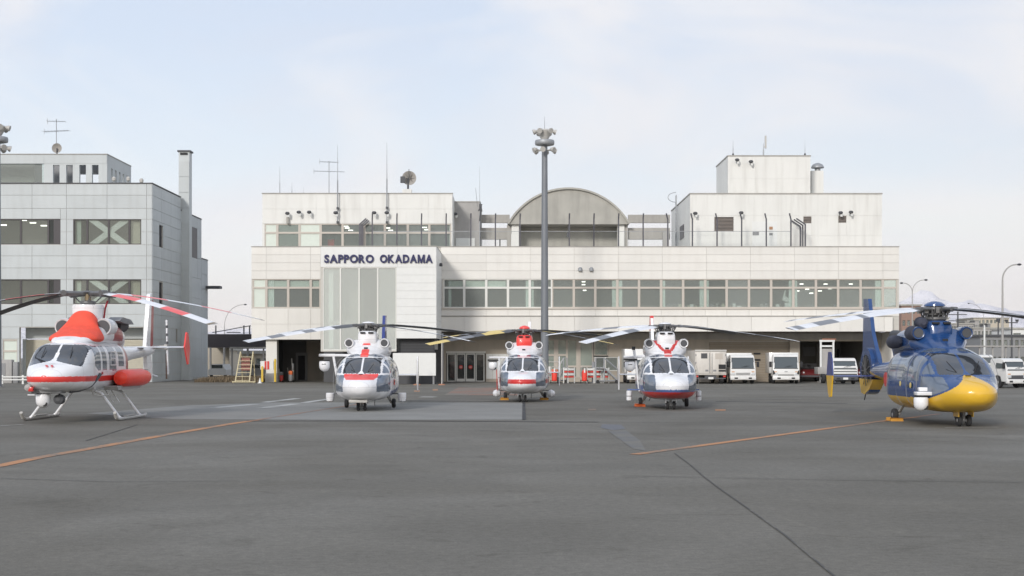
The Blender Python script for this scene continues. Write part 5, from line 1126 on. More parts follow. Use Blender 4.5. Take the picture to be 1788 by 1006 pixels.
# ================================================================== helicopters (nose towards -y, origin on the ground under the rotor hub)
def interp_st(st, ys):
    st = np.array(st, float); y = st[:, 0]; out = [ys]
    for c in range(1, st.shape[1]):
        v = st[:, c]; d = np.diff(v)/np.diff(y); t = np.zeros(len(v)); t[0], t[-1] = d[0], d[-1]
        for i in range(1, len(v)-1):
            t[i] = 0 if d[i-1]*d[i] <= 0 else 2*d[i-1]*d[i]/(d[i-1]+d[i])
        k = np.clip(np.searchsorted(y, ys)-1, 0, len(y)-2); h = y[k+1]-y[k]; u = (ys-y[k])/h
        out.append((2*u**3-3*u**2+1)*v[k]+(u**3-2*u**2+u)*h*t[k]+(-2*u**3+3*u**2)*v[k+1]+(u**3-u**2)*h*t[k+1])
    return np.array(out).T
def loft(stations, parent, classify, step=0.04, nth=120, name='body', off=(0, 0, 0)):
    y0, y1 = stations[0][0], stations[-1][0]; ys = np.linspace(y0, y1, max(4, int((y1-y0)/step)+1))
    if name == 'body': ys = np.unique(np.concatenate([np.linspace(y0, y0+0.3, 14), ys[ys > y0+0.3]]))
    S = interp_st(stations, ys); th = np.linspace(0, 2*np.pi, nth, endpoint=False)+math.pi/2
    P = []; th = np.linspace(0, 2*np.pi, 2001)+math.pi/2
    for (y, w, zb, zc, zt, n) in S:          # even spacing along each section
        c, s = np.cos(th), np.sin(th); x = w*np.sign(c)*np.abs(c)**(2/n); h = np.where(s > 0, zt-zc, zc-zb); z = zc+h*np.sign(s)*np.abs(s)**(2/n)
        L_ = np.concatenate([[0], np.cumsum(np.hypot(np.diff(x), np.diff(z)))]); t_ = np.linspace(0, L_[-1], nth, endpoint=False)
        P.append(np.stack([np.interp(t_, L_, x), np.full(nth, y), np.interp(t_, L_, z)], 1))
    P = np.array(P); n1, n2 = P.shape[:2]; V_ = P.reshape(-1, 3)+np.array(off)
    parts = {}
    for i in range(n1-1):
        for j in range(n2):
            q = (i*n2+j, i*n2+(j+1) % n2, (i+1)*n2+(j+1) % n2, (i+1)*n2+j); c = V_[list(q)].mean(0)
            key, mt = classify(*c); parts.setdefault(key, []).append((q, mt))
    caps = [tuple(range(n2-1, -1, -1)), tuple((n1-1)*n2+k for k in range(n2))]
    for ci, q in enumerate(caps):
        c = V_[list(q)].mean(0); key, mt = classify(*c); parts.setdefault(name, []).append((q, mt if key == name else parts[name][0][1]))
    res = {}
    for key, fl in parts.items():
        used = sorted({v for q, _ in fl for v in q}); mp = {v: k for k, v in enumerate(used)}
        mats = []; mi = []
        for _, mt in fl:
            if mt not in mats: mats.append(mt)
            mi.append(mats.index(mt))
        nm = key.split(':')[0]; me = bpy.data.meshes.new(nm)
        me.from_pydata([tuple(V_[v]) for v in used], [], [tuple(mp[v] for v in q) for q, _ in fl])
        for mt in mats: me.materials.append(mt)
        me.polygons.foreach_set('material_index', mi); me.shade_smooth(); me.update()
        o = bpy.data.objects.new(nm, me); SC.collection.objects.link(o); o.parent = parent; res[key] = o
    return res
HM = {}
HM['w'] = mat('white_aircraft_paint', (0.86, 0.865, 0.88), 0.25, coat=0.5, var=0.06, vscale=2.5, spec=0.5, streak=0.18, dirt=(0.45, 0.44, 0.42), seams=0.55)
HM['red'] = mat('red_aircraft_paint', (0.62, 0.035, 0.03), 0.3, coat=0.4, var=0.05)
HM['bred'] = mat('bright_red_aircraft_paint', (0.85, 0.07, 0.06), 0.35, coat=0.3, var=0.05)
HM['dred'] = mat('dark_red_aircraft_paint', (0.33, 0.02, 0.03), 0.35, coat=0.3, var=0.1)
HM['blue'] = mat('blue_aircraft_paint', (0.02, 0.068, 0.21), 0.25, coat=0.6, var=0.15, seams=0.7)
HM['dblue'] = mat('navy_aircraft_paint', (0.03, 0.05, 0.22), 0.3, coat=0.4, var=0.05)
HM['mblue'] = mat('mid_blue_aircraft_paint', (0.10, 0.16, 0.38), 0.3, coat=0.4, var=0.05)
HM['yel'] = mat('yellow_aircraft_paint', (0.78, 0.47, 0.035), 0.28, coat=0.5, var=0.05)
HM['glass'] = mat('cockpit_glass', (0.045, 0.05, 0.058), 0.08, spec=1.0, var=0.25, vscale=1.2, coat=0.5)
HM['sideglass'] = mat('tinted_side_glass', (0.13, 0.165, 0.22), 0.08, spec=1.0, var=0.3, vscale=2.5, coat=0.5)
HM['metal'] = mat('rotor_head_metal', (0.20, 0.20, 0.20), 0.45, metal=0.6, var=0.2, vscale=12)
HM['bladedark'] = mat('dark_gray_blade_paint', (0.075, 0.077, 0.082), 0.45, var=0.1)
HM['bladegray'] = mat('gray_blade_paint', (0.22, 0.23, 0.25), 0.45, var=0.1)
HM['yband'] = mat('pale_yellow_blade_paint', (0.75, 0.58, 0.20), 0.5)
HM['gold'] = mat('bronze_mast_metal', (0.27, 0.21, 0.13), 0.4, metal=0.5)
def blade_mesh(R, r0, chord, droop, pitch, bands, lead):
    """blade along +x; bands: list of (r_from, r_to, material); lead = -1/+1 side of leading edge"""
    N = 40; sec = [(-0.5, 0.0), (-0.42, 0.035), (-0.2, 0.055), (0.15, 0.035), (0.5, 0.004), (0.15, -0.02), (-0.2, -0.03), (-0.42, -0.022)]
    mb = MB(); vs = []; rs = [r0+(R-r0)*i/N for i in range(N+1)]
    for r in rs:
        c = chord*(0.45+0.55*min(1, max(0, (r-r0)/(R*0.09)))); p = pitch*(1-0.35*r/R); z0 = -droop*((r-r0)/(R-r0))**1.4
        for (a, b) in sec:
            yy = a*c*(-lead)*-1; zz = b*chord
            Y = yy*math.cos(p); Z = zz*math.cos(p)+(-a)*c*math.sin(p)
            vs.append((r, Y, z0+Z))
    K = len(sec)
    for i in range(N):
        rm = (rs[i]+rs[i+1])/2; m = HM['bladedark']
        for (a, b, mm) in bands:
            if a <= rm/R < b: m = mm
        for j in range(K):
            q = [i*K+j, (i+1)*K+j, (i+1)*K+(j+1) % K, i*K+(j+1) % K]
            top = j in (0, 1, 2, 3)
            mb.f.append(tuple(q if lead < 0 else q[::-1])); mb.m.append(mb.mi(m if top else HM['bladedark']))
    mb.f.append(tuple(range(K))); mb.m.append(0); mb.f.append(tuple(N*K+k for k in range(K-1, -1, -1))); mb.m.append(0); mb.v = vs
    return mb
def rotor(t, hub_z, R, az, droop, pitch, bands, lead, chord=0.40, cuff=0.75, cap=None, capr=0.30, caph=1.0):
    H = MB(); hz = hub_z
    H.lathe([(0.11, hz-0.55), (0.11, hz+0.05)], n=16); H.lathe([(0.30, hz-0.34), (0.34, hz-0.30), (0.34, hz-0.24), (0.2, hz-0.2)], n=20); H.lathe([(0.20, hz-0.20), (0.26, hz-0.17), (0.26, hz-0.10), (0.18, hz-0.06)], n=16); [H.cyl((0.33*math.cos(k_*math.pi/6), 0.33*math.sin(k_*math.pi/6), hz-0.26), (0.30*math.cos(k_*math.pi/6+.3), 0.30*math.sin(k_*math.pi/6+.3), hz+0.02), 0.022, n=5) for k_ in range(12)]; [H.box(.4*math.cos(k_)-.05, .4*math.cos(k_)+.05, .4*math.sin(k_)-.05, .4*math.sin(k_)+.05, hz-.12, hz+.06) for k_ in (.2, 1.3, 2.0, 3.0, 3.8, 4.6, 5.6)]; H.lathe([(0.28, hz-0.04), (0.36, hz-0.01), (0.36, hz+0.05), (0.22, hz+0.09)], n=20)
    ro = H.build('rotor_head', HM['metal'], t)
    if cap is not None: MB().lathe([(capr, hz+0.09), (capr*0.97, hz+0.09+.05*caph), (capr*0.7, hz+0.09+.11*caph), (capr*0.25, hz+0.09+.15*caph), (0.0, hz+0.09+.155*caph)], n=24).build('rotor_cap', cap, t)
    for a in az:
        c, s = math.cos(a), math.sin(a); m = MB()
        def pt(r, l, z): return (r*c-l*s, r*s+l*c, hz+z)
        m.cyl(pt(0.15, 0.08, 0.02), pt(cuff, 0.07, 0), 0.045, n=8); m.cyl(pt(0.15, -0.08, 0.02), pt(cuff, -0.07, 0), 0.045, n=8); m.cyl(pt(0.32, -0.13, 0), pt(0.32, 0.13, 0), 0.075, n=10); m.cyl(pt(cuff-0.06, -0.11, 0), pt(cuff-0.06, 0.11, 0), 0.06, n=10)
        m.cyl(pt(0.30, 0.17, -0.27), pt(0.36, 0.2, 0.0), 0.025, n=6); m.cyl(pt(0.36, 0.2, 0), pt(0.6, 0.1, 0), 0.03, n=6)
        m.build('blade_grip', HM['metal'], t)
    bm_ = blade_mesh(R, cuff-0.12, chord, droop, pitch, bands, lead); first = None
    for a in az:
        if first is None: o = bm_.build('rotor_blade', None, t); first = o
        else: o = first.copy(); SC.collection.objects.link(o); o.parent = t
        o.location = (0, 0, hz); o.rotation_euler = (Matrix.Rotation(math.radians(3.0), 3, 'X') @ Matrix.Rotation(a, 3, 'Z')).to_euler()
def camera_ball(t, x, y, z, r, name='camera_ball', dark=True):
    m = MB(); prof = [(0.02, -r)]+[(r*math.sin(a), -r*math.cos(a)) for a in [math.pi*k/16 for k in range(2, 9)]]+[(r, r*0.75), (r*0.9, r*0.95)]
    m.lathe(prof, (x, y, z), n=24); o = m.build(name, HM['w'], t)
    if dark: MB().box(x-r*0.4, x+r*0.4, y-r*1.02, y-r*0.86, z+r*0.3, z+r*0.5, c=0.01).build('lens_slot', M['mgray'], t).parent = o
    else: MB().lathe([(.01, 0), (r*.35, 0), (r*.35, .02)], (x+r*.45, y-r*.72, z-r*.45), axis='y', n=14).build('lens', M['black'], t).parent = o
    MB().lathe([(r*0.95, z+r*0.96), (r*0.95, z+r*1.15)], (x, y, 0), n=20).build('mount_ring', M['black'], t)
    return o
def hwheel(t, x, y, r, w):
    o = MB().lathe([(r*0.5, -w/2), (r*0.85, -w/2), (r, -w/2+w*0.25), (r, w/2-w*0.25), (r*0.85, w/2), (r*0.5, w/2)], axis='x', n=24).build('tyre', M['tyre'], t)
    o.name = 'wheel'; o.location = (x, y, r); q = MB().lathe([(r*0.1, -w/2-0.012), (r*0.5, -w/2+0.01), (r*0.5, w/2-0.01), (r*0.1, w/2+0.012)], axis='x', n=16).build('rim', M['rim'], o)
def as_type(X, Y, yaw, scale, label, paint, cowl_paint, fairing, cap, fin, az, bands, tip_droop=0.48, endplate=('w', 'w'), grp=None, special=None):
    t = thing('helicopter', (X, Y, 0), label, 'helicopter', rz=yaw); t.scale = (scale,)*3
    st = [(-3.87, .10, .84, .92, .99, 2.0), (-3.80, .30, .70, .92, 1.09, 2.1), (-3.62, .50, .58, .92, 1.20, 2.2), (-3.3, .68, .48, .92, 1.31, 2.35), (-2.95, .82, .42, .93, 1.40, 2.5), (-2.65, .93, .39, .95, 1.56, 3.0),
          (-2.3, 1.03, .38, .98, 1.79, 3.1), (-1.95, 1.08, .37, 1.0, 1.98, 3.2), (-1.6, 1.12, .37, 1.02, 2.10, 3.0), (-1.2, 1.14, .37, 1.03, 2.21, 2.8), (-.6, 1.16, .37, 1.04, 2.25, 2.8), (.7, 1.16, .37, 1.05, 2.25, 2.8),
          (1.3, 1.08, .42, 1.08, 2.22, 2.7), (1.9, .84, .56, 1.15, 2.14, 2.5), (2.5, .62, .78, 1.25, 2.03, 2.3), (3.2, .44, .95, 1.32, 1.92, 2.1), (4.5, .31, 1.12, 1.40, 1.80, 2.0), (6.0, .23, 1.2, 1.42, 1.70, 2.0), (7.0, .16, 1.25, 1.42, 1.62, 2.0)]
    chin = (lambda ax: 1.55-.76*ax) if special == 'blue' else (lambda ax: .74)
    def cls(x, y, z):
        ax = abs(x); s = 'R' if x > 0 else 'L'
        if y < -1.5:
            if 1.43 < z < 2.03 and ax < .70+(z<1.6)*.02 and ax > .036+max(0, 1.53-z)*.8: return 'windscreen:'+s, HM['glass']
            if 1.44 < z < 1.98 and ax > .79 and y < -2.10: return 'quarter_window:'+s, HM['sideglass']
            if chin(ax) < z < 1.37 and ax > .635 and -3.5 < y < -2.12: return 'chin_window:'+s, HM['sideglass']
        if 1.25 < z < 1.95:
            if -1.98 < y < -1.15 and z < 1.95 - max(0, (-1.6-y))*.3: return 'door_window:'+s, HM['sideglass']
            if -.98 < y < -.12: return 'cabin_window:'+s, HM['sideglass']
            if .05 < y < .85: return 'rear_window:'+s, HM['sideglass']
        if -1.64 < y < -1.12 and z > 2.06 and .16 < ax < .86: return 'roof_window:'+s, HM['sideglass']
        return 'body', HM[paint(x, y, z)]
    res = loft(st, t, cls, step=0.035, nth=176)
    # door seams and handles as thin raised strips
    for s in (-1, 1):
        sm = MB()
        for y in (-2.04, -1.06, -.04, .95):
            pts = [(s*(1.15*(max(0.0, 1-(abs(z-1.02)/(1.18 if z > 1.02 else .66))**2.9))**(1/2.9)+.004), y, z) for z in [0.55+0.1*k for k in range(16)]]
            sm.tube(pts, 0.008, n=4)
        sm.build('door_seam', M['mgray'], t); MB().box(s*1.16-.015, s*1.16+.015, -1.3, -1.18, 1.08, 1.13).build('door_handle', M['dgray'], t)
        MB().cyl((s*.25, -2.75, 1.50), (s*.45, -2.50, 1.80), .012, n=4).build('wiper', M['black'], t)
    MB().box(-.07, .07, -2.98, -2.86, 1.385, 1.42).build('nose_vent', M['black'], t)
    cst = [(-1.40, .24, 2.05, 2.1, 2.20, 2.2), (-1.15, .46, 2.05, 2.14, 2.32, 2.3), (-.8, .64, 2.05, 2.22, 2.50, 2.5), (-.5, .76, 2.05, 2.32, 2.68, 2.8), (-.3, .84, 2.05, 2.36, 2.78, 2.9), (1.0, .84, 2.05, 2.34, 2.80, 3), (1.8, .75, 1.95, 2.25, 2.68, 2.6), (2.6, .52, 1.8, 2.15, 2.45, 2.3), (3.4, .26, 1.7, 1.95, 2.15, 2.2)]
    loft(cst, t, lambda x, y, z: ('engine_cowling', HM[cowl_paint(x, y, z)]), step=0.05, nth=96, name='engine_cowling')
    fst = [(-.62, .33, 2.4, 2.7, 3.02, 4), (-.52, .37, 2.4, 2.7, 3.10, 5), (0., .39, 2.4, 2.7, 3.13, 5), (.6, .37, 2.4, 2.7, 3.08, 4), (1.3, .25, 2.4, 2.6, 2.88, 3)]
    if special == 'blue': fst = [(a, b*.95, c-.12, d-.12, e-.12, f) for a, b, c, d, e, f in fst]
    loft(fst, t, lambda x, y, z: ('mast_fairing', HM[fairing]), step=0.06, nth=60, name='mast_fairing')
    for s in (-1, 1): MB().box(s*.16-.1, s*.16+.1, -.70, -.5, 3.00-(.12 if special == 'blue' else 0), 3.06-(.12 if special == 'blue' else 0), c=0.01).build('fairing_vent', M['black'], t)
    for s in (-1, 1):
        a = MB().lathe([(.12, -.30), (.175, -.32), (.19, -.26), (.19, .25), (.10, .4)], (s*.70, -.45, 2.62), axis='y', n=24).build('air_intake', HM['w'] if special != 'blue' else HM['blue'], t)
        MB().lathe([(.0, -.325), (.135, -.325), (.135, -.30), (0, -.30)], (s*.70, -.45, 2.62), axis='y', n=20).build('intake_cover', M['dgray'], t).parent = a
        MB().lathe([(.11, 0), (.14, .5), (.15, .9)], (s*.42, 1.9, 2.62), axis='y', n=16).build('exhaust_pipe', M['dgray'], t)
    MB().box(-.075, .075, -1.03, -.95, 2.34, 2.45, c=0.01).build('front_scoop', M['black'], t)
    rotor(t, 3.33, 5.97, az, tip_droop, math.radians(13), bands, 1, cap=cap, chord=0.40, capr=.31 if special == 'blue' else .26, caph=1.0 if cap is not HM['w'] else .45)
    # tail
    MB().prism([(5.7, 1.55), (6.2, 2.1), (6.75, 2.75), (7.25, 3.95), (7.85, 3.97), (7.92, 2.6), (7.98, 1.9), (7.9, 1.2), (7.6, .72), (7.2, .66), (6.6, .85), (6.1, 1.15)], -.065, .065, axis='x').build('tail_fin', HM[fin[0]], t)
    circ = [(7.05+.78*math.cos(a), 1.45+.80*math.sin(a)) for a in [2*math.pi*k/28 for k in range(28)]]
    fm_ = MB().prism(circ, -.19, .19, axis='x').build('fenestron_shroud', HM[fin[1]], t)
    for s in (-1, 1): MB().lathe([(.0, 0), (.56, 0), (.56, .008), (0, .008)], (s*.191-.004, 7.05, 1.45), axis='x', n=28).build('fenestron_dark_disc', M['black'], t).parent = fm_  # black discs stand in for the shaded hollow of the duct
    fb = MB()
    for k in range(11): a = 2*math.pi*k/11; fb.cyl((.205, 7.05+.12*math.cos(a), 1.45+.12*math.sin(a)), (.205, 7.05+.52*math.cos(a), 1.45+.52*math.sin(a)), .022, n=4).cyl((-.205, 7.05+.12*math.cos(a), 1.45+.12*math.sin(a)), (-.205, 7.05+.52*math.cos(a), 1.45+.52*math.sin(a)), .022, n=4)
    fb.lathe([(.13, -.23), (.13, .23)], (0, 7.05, 1.45), axis='x', n=16); fb.build('fenestron_fan', HM['metal'], t).parent = fm_
    if len(fin) > 2: MB().prism([(7.14, 3.6), (7.25, 3.985), (7.87, 4.0), (7.93, 3.3), (7.0, 3.3)], -.075, .075, axis='x').build('fin_top', HM[fin[2]], t)
    if special == 'blue': MB().prism([(6.05, 1.16), (6.55, .82), (7.2, .63), (7.62, .69), (7.92, 1.18)], -.205, .205, axis='x').build('lower_fin_cover', HM['yel'], t)
    MB().cyl((0, 7.75, .72), (0, 7.95, .42), .02, n=6).build('tail_bumper', M['dgray'], t)
    MB().prism([(6.0, 1.27), (6.1, 1.31), (6.65, 1.29), (6.7, 1.26), (6.1, 1.25)], -1.55, 1.55, axis='x').build('tailplane', HM['dblue'] if special == 'blue' else HM['w'], t)
    for s in (-1, 1):
        e_ = MB().prism([(6.0, 1.30), (6.1, 1.85), (6.3, 2.1), (6.62, 2.1), (6.85, 1.30)], s*1.56, s*1.60, axis='x').build('endplate', HM[endplate[0]], t)
        MB().prism([(6.0, 1.298), (6.85, 1.298), (6.6, .72), (6.45, .55), (6.2, .58)], s*1.56, s*1.61, axis='x').build('endplate_lower', HM[endplate[1]], t).parent = e_
    # landing gear
    for s in (-1, 1):
        hwheel(t, s*.96, .78, .19, .15); MB().cyl((s*.62, .7, .62), (s*.86, .78, .2), .045, n=8).cyl((s*.86, .78, .19), (s*.96, .78, .19), .03, n=6).cyl((s*.8, .2, .6), (s*.86, .76, .25), .03, n=6).build('main_gear_leg', M['lampgray'], t)
        hwheel(t, s*.13, -2.6, .165, .11); MB().box(s*.20-.012, s*.20+.012, -2.8, -2.35, .27, .52).build('gear_door', HM['yel' if special == 'blue' else 'w'], t)
    MB().cyl((0, -2.6, .6), (0, -2.6, .17), .045, n=10).cyl((-.13, -2.6, .165), (.13, -2.6, .165), .03, n=6).build('nose_gear_leg', M['mgray'], t)
    MB().cyl((.35, -1.0, .4), (.35, -1.0, .14), .012, n=5).build('blade_aerial', M['black'], t); MB().cyl((-.4, 1.6, .5), (-.55, 1.6, .2), .012, n=5).build('blade_aerial', M['black'], t)
    return t
def side_gear(t, kind):
    W_ = HM['w']
    if kind == 'bar':       # heavy white beam high on the left with hanging camera ball, pods low on both sides
        MB().cyl((-.6, -1.0, 2.13), (-1.85, -1.0, 2.13), .05, n=8).box(-1.85, -1.2, -1.06, -.94, 2.08, 2.19, c=.02).build('camera_arm', W_, t)
        MB().cyl((-1.28, -1.0, 2.1), (-1.02, -1.0, .55), .05, n=8).build('arm_strut', W_, t)
        camera_ball(t, -1.63, -1.0, 1.70, .21)
        MB().cyl((-1.30, -.9, .62), (1.5, -.9, .62), .02, n=6).build('pod_rail', M['dgray'], t)
        for s in (-1, 1): MB().lathe([(.03, -.2), (.14, -.15), (.17, -.02), (.17, .15), (.15, .17)], (s*1.42, -.9, .48), n=20).build('pod', W_, t)
        MB().box(-.42, .28, -3.3, -2.85, .33, .45, c=.03).build('belly_box', M['lampgray'], t)
    if kind == 'ball':
        MB().cyl((-.7, -1.0, 2.05), (-1.62, -1.0, 2.05), .04, n=8).build('camera_arm', W_, t); MB().cyl((-1.15, -1.0, 2.03), (-1.15, -1.0, .60), .035, n=8).build('arm_strut', W_, t)
        MB().cyl((-1.28, -1.0, 1.5), (-1.25, -1.0, .5), .02, n=6).build('cable', HM['red'], t); MB().box(-1.7, -1.2, -1.1, -.9, 1.88, 1.96).build('mount_plate', M['black'], t)
        camera_ball(t, -1.45, -1.0, 1.64, .20, dark=False); MB().cyl((-1.3, -.9, .5), (1.4, -.9, .5), .02, n=6).build('pod_rail', M['dgray'], t)
        for s in (-1, 1): MB().lathe([(.02, -.19), (.12, -.15), (.19, 0), (.12, .15), (.02, .19)], (s*1.28, -.9, .36), axis='x', n=20).build('pod', W_, t)
    if kind == 'frame':
        MB().cyl((-1.33, -.9, 2.35), (-1.10, -.9, .68), .055, n=8).build('arm_strut', W_, t); MB().lathe([(.07, 0), (.07, .14)], (-1.35, -.9, 2.35), n=10).build('antenna_cap', M['black'], t)
        MB().box(-1.75, -1.2, -1.02, -.82, 1.93, 2.0).build('mount_plate', M['black'], t); MB().cyl((-1.3, -.9, 2.06), (-.9, -.9, 2.1), .05, n=8).cyl((-1.75, -.9, 2.06), (-1.3, -.9, 2.06), .05, n=8).build('camera_arm', W_, t)
        camera_ball(t, -1.50, -.95, 1.68, .21)
        MB().box(-1.60, 1.3, -.96, -.9, .72, .77).build('pod_rail', HM['mblue'], t)
        for s, x in ((-1, -1.53), (1, 1.28)):
            p_ = MB().lathe([(.09, 0), (.11, .02), (.11, .38), (.09, .40)], (x, -.93, .30), n=18).build('pod', W_, t); MB().lathe([(.115, 0), (.115, .03)], (x, -.93, .47), n=18).build('pod_band', M['mgray'], t).parent = p_
def p2(x, y, z):
    if y < -2.55 and abs(x) < .66-(max(0, 1.33-z))*1.0 and 1.20 < z < 1.415: return 'bred'
    if y > -1.9 and .55 < z < .74 + max(0, min(.12, (y+1.6)*.05)): return 'dblue'
    if z > 2.06 and abs(x) < .16: return 'bred'
    return 'w'
def c2(x, y, z): return 'bred' if (abs(x) < .15 and (z < 2.36 or z > 2.52) and y < -.4) else 'w'
q = math.radians
t2 = as_type(-5.77, 55.9, q(0.3), 1.0, 'white helicopter with red nose patch and blue tail fin before the lettered stair hall', p2, c2, 'w', HM['w'], ('dblue', 'w'), [q(-44), q(-134), q(136), q(46)],
             [(.0, .30, HM['bladedark']), (.30, .47, HM['w']), (.47, .56, HM['bladegray']), (.56, .72, HM['w']), (.72, .82, HM['bladegray']), (.82, 1, HM['w'])])
side_gear(t2, 'bar')
MB().prism([(-1.5, .98), (-1.1, .98), (-1.0, 1.18), (-1.4, 1.18)], 1.155, 1.162, axis='x').build('side_emblem', HM['bred'], t2)
def p3(x, y, z):
    if .86 < z < 1.06 and y < 2.5: return 'red'
    return 'w'
t3 = as_type(0.60, 66.4, q(-2.6), 1.0, 'white helicopter with red belt line and red rotor mast cover, middle of the row', p3, lambda x, y, z: 'w', 'bred', HM['bred'], ('w', 'w'), [q(-45), q(-135), q(135), q(45)],
             [(.25, .45, HM['yband']), (.55, .72, HM['bladegray']), (.80, 1, HM['yband'])])
side_gear(t3, 'ball')
MB().add([(-.10, -3.02, 1.365), (-.02, -3.06, 1.352), (.10, -3.22, 1.318), (.04, -3.25, 1.312)], [(0, 1, 2, 3)]).add([(.0, -3.05, 1.356), (.06, -3.05, 1.354), (.16, -3.2, 1.318), (.11, -3.22, 1.314)], [(0, 1, 2, 3)]).build('nose_emblem', HM['bred'], t3)
def p4(x, y, z):
    if z > 2.07 and abs(x) < .15: return 'red'
    if z < .70: return 'red' if z > .45 else 'w'
    if z < .80 + max(0, min(.15, (abs(x)-.6)*.3)): return 'mblue'
    return 'w'
def c4(x, y, z):
    ax = abs(x); v = .10+(z-2.25)*.75
    if y < -.2 and ((ax < .15 and 2.15 < z < 2.36) or (2.30 < z < 2.75 and v-.075 < ax < v+.075)): return 'red'
    return 'w'
t4 = as_type(6.30, 57.3, q(-1.5), 1.0, 'white helicopter with red V on its cowling and a blue and red belly', p4, c4, 'w', HM['w'], ('w', 'mblue', 'red'), [q(-36), q(-126), q(144), q(54)],
             [(.10, .38, HM['w']), (.38, .50, HM['bladegray']), (.50, .72, HM['w']), (.72, .84, HM['bladegray']), (.84, 1, HM['w'])], tip_droop=.48, endplate=('w', 'w'))
side_gear(t4, 'frame')
def p5(x, y, z):
    if y < -2.0 and z < min(1.42, 1.50-.76*abs(x)): return 'yel'
    if z < (.78 if y < 1.2 else .78+(y-1.2)*.125): return 'yel'
    return 'blue'
t5 = as_type(13.36, 44.0, q(0.4), 1.07, 'blue and yellow helicopter standing at the right end of the row', p5, lambda x, y, z: 'blue', 'blue', HM['blue'], ('blue', 'blue'), [q(-56), q(-146), q(124), q(34)],
             [(.0, .16, HM['bladegray']), (.16, .50, HM['w']), (.50, .56, HM['bladegray']), (.56, .72, HM['w']), (.72, .84, HM['bladegray']), (.84, .93, HM['w']), (.93, .97, HM['bladegray']), (.97, 1, HM['w'])], tip_droop=.48, endplate=('dblue', 'yel'), special='blue')
camera_ball(t5, -1.17, -2.55, .62, .20, dark=False); MB().box(-1.32, -.75, -2.7, -2.35, .86, .96, c=.02).build('camera_mount', HM['w'], t5); MB().box(-1.2, -.9, -2.5, -2.3, .97, 1.08, c=.02).cyl((-.9, -2.6, .95), (-.8, -2.9, .80), .02, n=6).build('mount_bracket', HM['w'], t5)
BC = mat('blue_gray_fabric_cover', (0.06, 0.065, 0.095), 0.75, var=0.3, vscale=5, bump=0.5, bscale=8)
for s in (-1, 1):
    k_ = 1.0 if s < 0 else .72; MB().lathe([(.08, -.36), (.15*k_, -.34), (.20*k_, -.24), (.22*k_, .1), (.17*k_, .3), (.05, .4)], (s*.76, -.40, 2.62), axis='y', n=24).build('intake_filter', BC, t5)
MB().lathe([(.04, -.42), (.13, -.32), (.19, -.1), (.21, .35), (.13, .6)], (-.92, .75, 2.38), axis='y', n=20).build('engine_cover', BC, t5)
MB().lathe([(.06, -.28), (.15, -.2), (.19, .1), (.13, .3)], (-.46, -.2, 2.92), axis='y', n=18).build('mast_side_cover', BC, t5)
for (y, z, mm) in ((-.5, 1.15, 'yband'), (-1.5, 1.12, 'yband')): MB().lathe([(.0, 0), (.08, 0), (.08, .01), (0, .01)], (-1.165, y, z), axis='x', n=14).build('door_marking', HM[mm], t5)
MB().lathe([(.0, 0), (.22, 0), (.22, .012), (0, .012)], (-1.135, 1.15, 1.25), axis='x', n=18).build('round_emblem', HM['red'], t5); MB().box(-1.15, -1.128, 1.0, 1.3, 1.12, 1.38).build('emblem_plate', HM['red'], t5)

